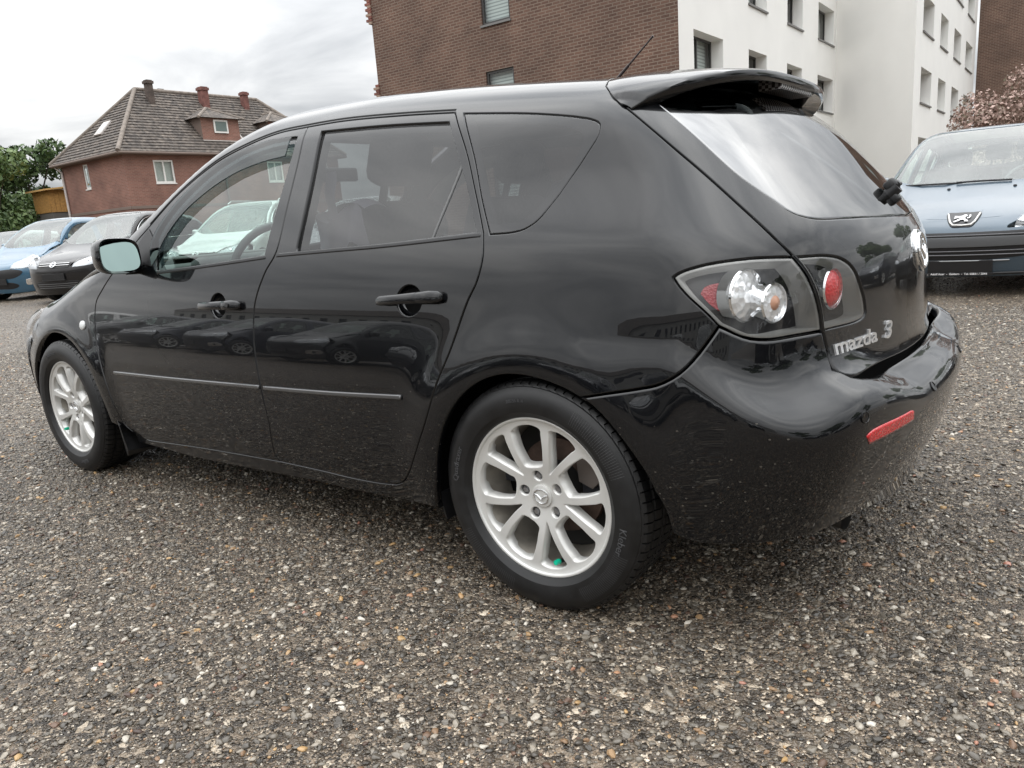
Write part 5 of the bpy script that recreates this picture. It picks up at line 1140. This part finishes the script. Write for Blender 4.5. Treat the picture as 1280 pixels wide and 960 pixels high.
# flowering shrub
rng = np.random.default_rng(11); SH = thing('flowering_shrub', 'rounded shrub covered in dusty pink blossom behind the blue-grey car', 'shrub', (.45,12.5,0)); b = MB(); bl_ = []
for k in range(16):
    a = rng.uniform(0, 6.28); q = rng.uniform(.3,1.9); e = (math.cos(a)*q*1.2, math.sin(a)*q*.8, rng.uniform(.9,2.3)*(1-.10*q)); b.tube([(e[0]*.15,e[1]*.15,0),(e[0]*.6,e[1]*.6,e[2]*.6),e], [.03,.02,.008], 6); bl_.append((e, rng.uniform(.35,.6)))
bl_ += [((-.1,.0,2.45),.40),((.5,-.1,2.35),.45),((-.75,-.3,2.1),.40),((1.2,0,2.1),.5)]
b.done('stems', BARK, SH, 60); foliage('blossom', PINK, SH, bl_, 26000, .024, rng, .7)
# ------------------------------------------------------------------ other parked cars: the same panel work, stretched to other shapes
BASE = [o for o in HB.children if o.name.split('.')[0] in ('body_side','front_door','rear_door','front_fender','roof','windscreen','bonnet','front_bumper','headlamp','tailgate','tailgate_glass','rear_bumper','quarter_window','inner_shell','tailgate_shell','tail_lamp','underbody','wheel_arch_liner','door_mirror','front_seat','rear_seat','dashboard','steering_wheel','cabin_floor')]
SUB = ('front_door_window','rear_door_window','belt_trim','handle_cup','door_handle','reflector','lamp_bowl','glass_border','mirror_glass','mirror_sail','headrest')
CLR2 = thin_glass('parked_car_glass', (.78,.90,.85), 1, film=.12, ior=1.75); DK2 = thin_glass('parked_car_dark_glass', (.30,.34,.33), 1, ior=1.8)
class Warp:
    def __init__(s, xs, zs, sy, taper=0): s.fx = spl(*zip(*xs)).__func__; s.fz = spl(*zip(*zs)).__func__; s.sy = sy
    def pts(s, V):
        V = np.asarray(V, float); return np.stack([s.fx(V[:, 0]), V[:, 1]*s.sy, s.fz(V[:, 2])], 1)
    def nrm(s, V, Nn):
        e = 1e-3; dx = (s.fx(V[:, 0]+e)-s.fx(V[:, 0]-e))/(2*e); dz = (s.fz(V[:, 2]+e)-s.fz(V[:, 2]-e))/(2*e)
        q = Nn/np.stack([dx, np.full(len(V), s.sy), dz], 1); return q/np.maximum(np.linalg.norm(q, axis=1, keepdims=True), 1e-9)
def warped(o, W_, mats, parent):
    me = o.data; n = len(me.vertices); V = np.empty(n*3); me.vertices.foreach_get('co', V); V = V.reshape(-1, 3)
    ln = np.empty(len(me.loops)*3); me.corner_normals.foreach_get('vector', ln); vi = np.empty(len(me.loops), int); me.loops.foreach_get('vertex_index', vi)
    Nn = W_.nrm(V[vi], ln.reshape(-1, 3)); m2 = me.copy(); m2.vertices.foreach_set('co', W_.pts(V).ravel())
    m2.normals_split_custom_set(Nn.tolist())
    for i, m in enumerate(m2.materials): m2.materials[i] = mats.get(m.name, m)
    return link(o.name.split('.')[0], m2, None, parent)
def car_paint(name, col, flake=0., rough=.35, wet=True):
    m = mat(name, col, rough, flake, 1.0, .4, .02); noise_tint(m, col, .10, 2)
    bsdf(m).inputs['Coat IOR'].default_value = 1.7
    if wet: droplets(m, 95, .5, .47)
    return m
def gf(W_, u, v, off=0):
    """point on the (stretched) nose"""
    p, n = on(GF, u, v, off); P = W_.pts(np.array([tuple(p)]))[0]; n2 = W_.nrm(np.array([tuple(p)]), np.array([tuple(n)]))[0]; return Vector(P), Vector(n2)
UF = math.pi/2*.45+.35
def nose_panel(name, W_, pts, m, parent, off=.004, lip=.01, res=.03, gap=0, holes=(), sym=True, step=.012, corners=False):
    """patch on the nose; sym: points give the left half from the centre line round to the centre line"""
    if sym: full = [pts, [tuple(q) for q in GF.mirror(pts)][::-1]] if not corners else [pts[i:i+2] for i in range(len(pts)-1)]+[[tuple(q) for q in GF.mirror(pts[i:i+2])][::-1] for i in range(len(pts)-2, -1, -1)]
    else: full = [pts+[pts[0]]] if not corners else [pts[i:i+2] for i in range(len(pts)-1)]+[[pts[-1], pts[0]]]
    o = panel(name, CAR, GF, full, holes, m, None, gap=gap, off=off, lip=lip, res=res, step=step); w = warped(o, W_, {}, parent); bpy.data.objects.remove(o); return w
def make_car(name, label, W_, paint, front, rear_dark=True, group=None, skip=()):
    t = thing(name, label, 'car', (0,0,0), 0, group); mats = {'black_paint': paint, 'clear_window_glass': CLR2, 'windscreen_glass': CLR2, 'privacy_glass': DK2 if rear_dark else CLR2, 'tailgate_glass': DK2 if rear_dark else CLR2}
    for o in BASE:
        if o.name.split('.')[0] in skip: continue
        q = warped(o, W_, mats, t)
        for c in o.children:
            if c.name.split('.')[0] in SUB and c.name.split('.')[0] not in skip: warped(c, W_, mats, q)
    for x, y, rz, rot in ((0,-.757,0,10),(-2.64,-.768,0,40),(0,.757,math.pi,0),(-2.64,.768,math.pi,30)):
        q = copy_tree(wheel); q.parent = t; X = W_.pts(np.array([[x, y, .3135]]))[0]; q.location = (X[0], X[1]+.0*y, .3135); q.rotation_euler = (0, math.radians(rot), rz)
    front(t, W_, paint); return t
def place(t, loc, heading):
    """heading: angle of the nose direction in the ground plane; local nose is -x"""
    a = math.radians(heading)-math.pi; t.rotation_euler = (0,0,a); nose = Matrix.Rotation(a, 3, 'Z') @ Vector((t['nose_x'], 0, 0)); t.location = (loc[0]-nose.x, loc[1]-nose.y, 0)
GRB = mat('grille_black', (.008,.008,.009), .5); PLATEB = mat('plate_black', (.012,.012,.013), .4); WTXT = mat('white_print', (.75,.75,.75), .6); HLB = mat('headlight_silver', (.42,.44,.46), .18, .7); facets(HLB, 30, .5)
def headlights(t, W_, pts, off=.004):
    for mm in (0, 1):
        p = pts if not mm else [tuple(q) for q in GF.mirror(pts)]
        h = nose_panel('headlight', W_, p, HLB, t, off=off, lip=.03, sym=False); 
        nose_panel('lens', W_, p, LENS, h, off=off+.010, lip=.012, sym=False)
        c = np.mean(np.array(p), 0)
        for k, r in ((-.03,.036),(.055,.028)):
            P, n = gf(W_, c[0]+(k if not mm else -k), c[1], off+.004); MB().lathe([(r,-.001),(r*.9,-.005),(r*.5,.0),(.001,-.004)], 24, Matrix.Translation(P) @ frame(n).to_4x4() @ Matrix.Rotation(math.radians(-90), 4, 'X')).done('bulb_ring', CHROME, h, 40)
def bars(name, t, W_, us, vs, th, m, off=.010):
    for v in vs:
        P = [gf(W_, u, v, off)[0] for u in np.linspace(us[0], us[1], 24)]; MB().tube(P, th, 8).done(name, m, t, 60)
def plate(t, W_, v, txt=None, hw_=.26, hh=.055):
    P, n = gf(W_, UF, v, .012); M = Matrix.Translation(P) @ frame(Vector((-1,0,n.z*.4))).to_4x4(); b = MB(); b.box((-hw_,-hh,-.012),(hw_,hh,.004), M, bev=.004); b.box((-hw_-.008,-hh-.026,-.012),(hw_+.008,-hh-.002,.006), M, bev=.003); o = b.done('plate_holder', PLATEB, t)
    if txt:
        V, F = text_mesh(txt, .025, .0006, 0, .0006); w = V[:, 0].max(); k = 2*hw_*.97/w; V = V*[min(1.0, k), 1, 1]; V[:, 0] -= V[:, 0].max()/2
        me = bpy.data.meshes.new('dealer_print'); me.from_pydata([tuple(M @ Vector((x, y-hh-.020, z+.0072))) for x, y, z in V], [], F); link('dealer_print', me, WTXT, o)
    return o
def flat_logo(name, W_, v, polys, size, m, t, off=.008):
    P, n = gf(W_, UF, v, off); M = Matrix.Translation(P) @ frame(n).to_4x4(); b = MB()
    for p in polys: b.poly([M @ Vector((x*size, y*size, 0)) for x, y in p], (M.to_3x3() @ Vector((0,0,.004))))
    return b.done(name, m, t)
# ---- blue-grey hatchback behind, front on to the camera
def front_a(t, W_, paint):
    t['nose_x'] = float(W_.pts(np.array([[-3.545,0,.5]]))[0,0])
    bar = lambda: None
    nose_panel('grille', W_, [(UF,.588),(UF-.30,.590),(UF-.50,.585),(UF-.60,.54),(UF-.56,.45),(UF-.44,.375),(UF-.25,.345),(UF,.338)], GRB, t, .004, corners=False)
    bars('grille_slat', t, W_, (UF-.52, UF+.52), (.562,), .006, mat('slat_upper', (.10,.10,.105), .35), .008); bars('grille_slat', t, W_, (UF-.50, UF+.50), (.425,.39), .005, mat('slat_grey', (.16,.16,.17), .35), .008)
    nose_panel('bumper_bar', W_, [(UF,.545),(UF-.35,.545),(UF-.58,.535),(UF-.60,.505),(UF-.56,.475),(UF-.35,.465),(UF,.463)], mat('bumper_bar_grey', (.085,.087,.09), .4), t, .022, .03)
    bars('intake_trim', t, W_, (UF-.36, UF+.36), (.335,), .006, mat('intake_silver', (.35,.36,.37), .35, .5), .008)
    sh = [(UF,.645),(UF-.085,.648),(UF-.112,.725)]
    b_ = nose_panel('badge_shield', W_, [(UF,.632),(UF-.070,.634),(UF-.096,.655),(UF-.132,.734),(UF-.06,.739),(UF,.740)], PLATEB, t, .006, step=.008)
    # white trim along the lower edge of the shield
    e = [gf(W_, u, v, .010)[0] for u, v in ((UF-.122,.727),(UF-.094,.668),(UF-.068,.645),(UF,.6405),(UF+.068,.645),(UF+.094,.668),(UF+.122,.727))]; MB().tube(e, .0075, 8).done('badge_trim', FRAMEW, b_, 60)
    lion = [[(-.05,.30),(.02,.42),(.16,.44),(.22,.33),(.14,.22),(.10,.05),(.16,-.12),(.30,-.26),(.30,-.36),(.10,-.36),(.14,-.28),(.02,-.12),(-.10,-.14),(-.20,-.28),(-.34,-.34),(-.42,-.40),(-.46,-.32),(-.34,-.24),(-.22,-.06),(-.10,.06),(-.10,.16),(-.26,.10),(-.44,.02),(-.48,.10),(-.30,.20),(-.46,.24),(-.44,.32),(-.24,.28)],
            [(.20,.08),(.30,.10),(.34,.24),(.30,.38),(.40,.42),(.40,.20),(.34,.04),(.24,.0)]]
    flat_logo('lion_badge', W_, .688, lion, .15, mat('badge_silver', (.78,.78,.78), .4, .2), t, .012)
    headlights(t, W_, [(UF-.38,.665),(UF-.46,.735),(UF-.62,.78),(UF-.78,.79),(UF-.80,.74),(UF-.66,.685),(UF-.45,.648)])
    plate(t, W_, .285, 'Adolf Auer  -  Geldern  -  Tel. 02831 / 2044')
    bars('lower_lip', t, W_, (UF-.6, UF+.6), (.215,), .012, BLACKPL, .004)
    b = MB()
    for sg in (-1, 1):
        p0 = Vector(W_.pts(np.array([[-2.40,sg*.30-.1,.985]]))[0]); p1 = Vector(W_.pts(np.array([[-2.28,sg*.25-.5*1,.995]]))[0]); pass
    b.tube([Vector(W_.pts(np.array([q]))[0])+Vector((0,0,.018)) for q in [(-2.37,.10,.95),(-2.39,.25,.955),(-2.36,.45,.958),(-2.30,.60,.96)]], .009, 8); b.tube([Vector(W_.pts(np.array([q]))[0])+Vector((0,0,.018)) for q in [(-2.40,-.30,.95),(-2.40,-.05,.957),(-2.40,.15,.957)]], .009, 8); b.done('windscreen_wiper', BLACKPL, t, 60)
    for sg in (-.33,.20):
        P = solve(CAR, *TOP.rays(np.array([[-2.50, sg]])), 0, 1.6)[0]; P = W_.pts(P[None])[0]; MB().lathe([(.016,.0),(.013,.012),(.0005,.014)], 12, Matrix.Translation(P) @ Matrix.Rotation(math.radians(90), 4, 'X')).done('washer_jet', BLACKPL, t, 50)
WA = Warp([(-3.7,-3.46),(-3.54,-3.32),(-3.0,-2.86),(-2.64,-2.60),(-2.4,-2.40),(-1.5,-1.50),(0,0),(.8,.78)], [(0,0),(.31,.31),(.65,.65),(.95,1.0),(1.2,1.30),(1.47,1.60)], 1.03)
BLUEG = car_paint('blue_grey_paint', (.055,.082,.108), .25); bsdf(BLUEG).inputs['Coat IOR'].default_value = 1.42
CA = make_car('parked_car', 'blue-grey metallic car with a lion badge facing the black hatchback from behind', WA, BLUEG, front_a, False); place(CA, (.24,5.55), -90)
# ---- black people carrier
def front_b(t, W_, paint):
    t['nose_x'] = float(W_.pts(np.array([[-3.545,0,.5]]))[0,0])
    nose_panel('grille', W_, [(UF,.668),(UF-.25,.665),(UF-.36,.655),(UF-.33,.60),(UF-.20,.588),(UF,.585)], GRB, t, .004)
    bars('chrome_slat', t, W_, (UF-.33, UF+.33), (.650,.622), .0085, CHROME, .010)
    nose_panel('lower_intake', W_, [(UF,.40),(UF-.40,.40),(UF-.46,.36),(UF-.40,.29),(UF,.285)], GRB, t, .004)
    bars('intake_slat', t, W_, (UF-.40, UF+.40), (.37,.34,.31), .005, mat('slat_dim', (.12,.12,.12), .4), .008)
    P, n = gf(W_, UF, .632, .014); M = Matrix.Translation(P) @ frame(n).to_4x4(); b = MB(); r = .062
    ring = [M @ Vector((r*math.cos(a), r*math.sin(a), 0)) for a in [q*math.pi/14 for q in range(29)]]; b.tube(ring, .007, 6, caps=False)
    for l_ in ([(-.026,.052),(0,.004),(.026,.052)], [(-.050,.030),(-.020,-.052),(0,-.004),(.020,-.052),(.050,.030)]): b.tube([M @ Vector((x, y, 0)) for x, y in l_], .0065, 6)
    b.done('round_badge', CHROME, t, 60)
    headlights(t, W_, [(UF-.37,.590),(UF-.40,.650),(UF-.60,.735),(UF-.74,.765),(UF-.78,.73),(UF-.70,.655),(UF-.55,.605)])
    plate(t, W_, .475)
    for mm in (0, 1):
        p = [(UF-.62,.415),(UF-.74,.43),(UF-.75,.385),(UF-.63,.375)]; p = p if not mm else [tuple(q) for q in GF.mirror(p)]
        nose_panel('fog_light', W_, p, HLB, t, .006, .02, sym=False, corners=True)
    # bright strip round the side windows
    for sg in (1, -1):
        pts = [(-1.95,1.065),(-1.80,1.205),(-1.59,1.32),(-1.37,1.385),(-1.05,1.425),(-.6,1.41),(-.1,1.36)]
        q = solve(CAR, *G.rays(np.array(smooth_line(pts, .06))), 0, 1.6)*[1, sg, 1]; MB().tube([Vector(x)+Vector((0,-sg*.012,.004)) for x in W_.pts(q)], .010, 6).done('window_chrome', CHROME, t, 60)
        pts = [(-1.98,1.02),(-1.6,.945),(-1.1,.965),(-.2,.995)]
        q = solve(CAR, *G.rays(np.array(smooth_line(pts, .06))), 0, 1.6)*[1, sg, 1]; MB().tube([Vector(x)+Vector((0,-sg*.012,0)) for x in W_.pts(q)], .009, 6).done('window_chrome', CHROME, t, 60)
WB = Warp([(-3.7,-3.72),(-3.54,-3.58),(-3.0,-3.05),(-2.64,-2.70),(-2.2,-2.35),(-1.5,-1.7),(-.5,-.5),(0,0),(.8,1.05)], [(0,0),(.31,.31),(.65,.76),(.95,1.10),(1.2,1.38),(1.47,1.72)], 1.06)
BLACK2 = car_paint('wet_black_paint', (.012,.011,.011), 0, .3, wet=False); bsdf(BLACK2).inputs['Coat IOR'].default_value = 1.36; bsdf(BLACK2).inputs['Specular IOR Level'].default_value = .15; droplets(BLACK2, 95, .12, .5)
CB = make_car('parked_car', 'black people carrier with chrome grille bars and round badge parked beside the blue car', WB, BLACK2, front_b); place(CB, (-14.75,4.1), -67)
# ---- blue compact van
def front_c(t, W_, paint):
    t['nose_x'] = float(W_.pts(np.array([[-3.545,0,.5]]))[0,0])
    nose_panel('grille', W_, [(UF,.60),(UF-.42,.60),(UF-.50,.56),(UF-.40,.47),(UF,.46)], GRB, t, .004)
    nose_panel('lower_intake', W_, [(UF,.38),(UF-.36,.38),(UF-.42,.33),(UF-.36,.28),(UF,.275)], GRB, t, .004)
    headlights(t, W_, [(UF-.34,.62),(UF-.38,.70),(UF-.56,.79),(UF-.72,.82),(UF-.78,.76),(UF-.72,.66),(UF-.52,.615)])
    for mm in (0, 1):
        p = [(UF-.52,.43),(UF-.66,.45),(UF-.72,.39),(UF-.64,.34),(UF-.52,.34)]; p = p if not mm else [tuple(q) for q in GF.mirror(p)]
        f = nose_panel('fog_surround', W_, p, CHROME, t, .006, .02, sym=False); c = np.mean(np.array(p), 0); P, n = gf(W_, c[0], c[1], .012)
        MB().lathe([(.035,.004),(.03,-.004),(.0005,.0)], 20, Matrix.Translation(P) @ frame(n).to_4x4() @ Matrix.Rotation(math.radians(-90), 4, 'X')).done('fog_light', GRB, f, 40)
    plate(t, W_, .42)
WC = Warp([(-3.7,-3.50),(-3.54,-3.38),(-3.0,-2.92),(-2.64,-2.64),(-2.2,-2.36),(-1.5,-1.72),(-.5,-.5),(0,0),(.8,.85)], [(0,0),(.31,.31),(.65,.74),(.95,1.12),(1.2,1.42),(1.47,1.76)], 1.04)
BLUE = car_paint('bright_blue_paint', (.022,.095,.165), .25)
CC = make_car('parked_car', 'bright blue compact van with large headlights parked nose out', WC, BLUE, front_c, False); place(CC, (-17.7,4.15), -67)
# ---- further cars share these shapes with their own paint
def recolour(src, label, paint, old, loc, heading, group=None):
    c = copy_tree(src); c['label'] = label
    if 'group' in c: del c['group']
    if group: c['group'] = group
    st = [c]
    while st:
        o = st.pop(); st += list(o.children)
        if o.type == 'MESH':
            for s_ in o.material_slots:
                if s_.material and s_.material.name == old: s_.link = 'OBJECT'; s_.material = paint
    place(c, loc, heading); return c
SILVER = car_paint('silver_paint', (.50,.51,.51), .5); DGREY = car_paint('dark_grey_paint', (.045,.048,.052), .3); WHITEP = car_paint('white_paint', (.72,.72,.70), 0); NAVY = car_paint('navy_paint', (.010,.014,.030), .2)
recolour(CA, 'dark grey car at the end of the row beside the blue van', DGREY, 'blue_grey_paint', (-21.0,4.2), -67)
SV = recolour(CB, 'silver estate with roof rails seen through the hatchback side windows', SILVER, 'wet_black_paint', (-12.1,5.5), -67)
for sg in (-1, 1):
    b = MB(); b.tube([(-1.35,sg*.60,1.70),(-1.2,sg*.60,1.76),(-.5,sg*.60,1.77),(.1,sg*.60,1.73),(.25,sg*.60,1.67)], .016, 8); b.done('roof_rail', CHROME, SV, 60)
recolour(CA, 'pale car parked close behind the black hatchback', WHITEP, 'blue_grey_paint', (-9.4,6.3), -67)
# ---- what stands behind the photographer and shows only as reflections in the black paint
GRP = 'cars parked opposite the black hatchback'
OPP = [(CA,DGREY,'blue_grey_paint','dark grey hatchback'),(CB,NAVY,'wet_black_paint','navy people carrier'),(CC,DGREY,'bright_blue_paint','dark grey compact van'),(CA,SILVER,'blue_grey_paint','silver hatchback'),(CB,BLACK2,'wet_black_paint','black people carrier'),(CC,NAVY,'bright_blue_paint','navy compact van'),(CA,NAVY,'blue_grey_paint','navy hatchback'),(CB,DGREY,'wet_black_paint','dark grey people carrier'),(CC,WHITEP,'bright_blue_paint','white compact van')]
for i, x in enumerate((-6.2,-3.2,-9.2,-.2,2.9,-12.2,-15.2,-18.2,-21.4)):
    src, pm, old, lab = OPP[i]; recolour(src, lab+' parked in the opposite row, mirrored in the black doors', pm, old, (x,-6.8), 97, GRP)
for i, (y, src, pm, old, lab) in enumerate(((-4.0,CB,BLACK2,'wet_black_paint','black people carrier facing the tailgate, mirrored beside the emblem'),(-.6,CA,DGREY,'blue_grey_paint','dark grey hatchback facing the tailgate, mirrored in its paint'),(2.6,CC,NAVY,'bright_blue_paint','navy compact van facing the tailgate, mirrored in its paint'))):
    recolour(src, lab, pm, old, (7.6,y), 185, 'cars parked facing the tailgate')
RB = thing('long_apartment_block', 'long pale apartment block across the yard, mirrored in the black doors', 'building', (-8,-58,0)); rp = Plane((-110,-58,0), (1,0,0), (0,1,0)); rhs = [(a, a+1.5, z, z+1.35) for z in (1.2,4.0,6.8) for a in np.arange(2,155,3.6).tolist()]
GREYR = mat('pale_grey_render', (.42,.42,.40), .9); noise_tint(GREYR, (.42,.42,.40), .08, .6); wall('front_wall', rp, 0, 158, 0, 9.2, rhs, GREYR, RB, .2)
for h in rhs:
    b = MB(); b.poly([rp(h[0],h[2],-.18), rp(h[1],h[2],-.18), rp(h[1],h[3],-.18), rp(h[0],h[3],-.18)]); b.done('window', mat('dark_pane', (.02,.022,.025), .1) if 'dark_pane' not in bpy.data.materials else bpy.data.materials['dark_pane'], RB)
b = MB(); b.poly([(-110.3,-57.7,9.2),(48.3,-57.7,9.2),(48.3,-63,11.6),(-110.3,-63,11.6)]); b.poly([(-110.3,-68,9.2),(48.3,-68,9.2),(48.3,-63,11.6),(-110.3,-63,11.6)]); b.done('roof', TILE, RB); relall(RB)
for i, (x, y, h) in enumerate(((26,-14,9),(29,-5,10),(30,6,9),(27,17,10),(20,30,9),(12,41,9),(24,37,10))):
    tree('leafy tree along the far edge of the yard, mirrored in the tailgate', (x,y,0), h, h*.42, GREEN2 if i % 2 else GREEN1, 2600, .32, 20+i, 'trees across the yard', .22)
recolour(CB, 'black people carrier in line with the blue-grey car, mirrored in the tailgate', BLACK2, 'wet_black_paint', (3.1,5.9), -91, 'cars in line with the blue-grey car')
recolour(CC, 'navy compact van in line with the blue-grey car, mirrored in the tailgate', NAVY, 'bright_blue_paint', (6.1,6.2), -91, 'cars in line with the blue-grey car')
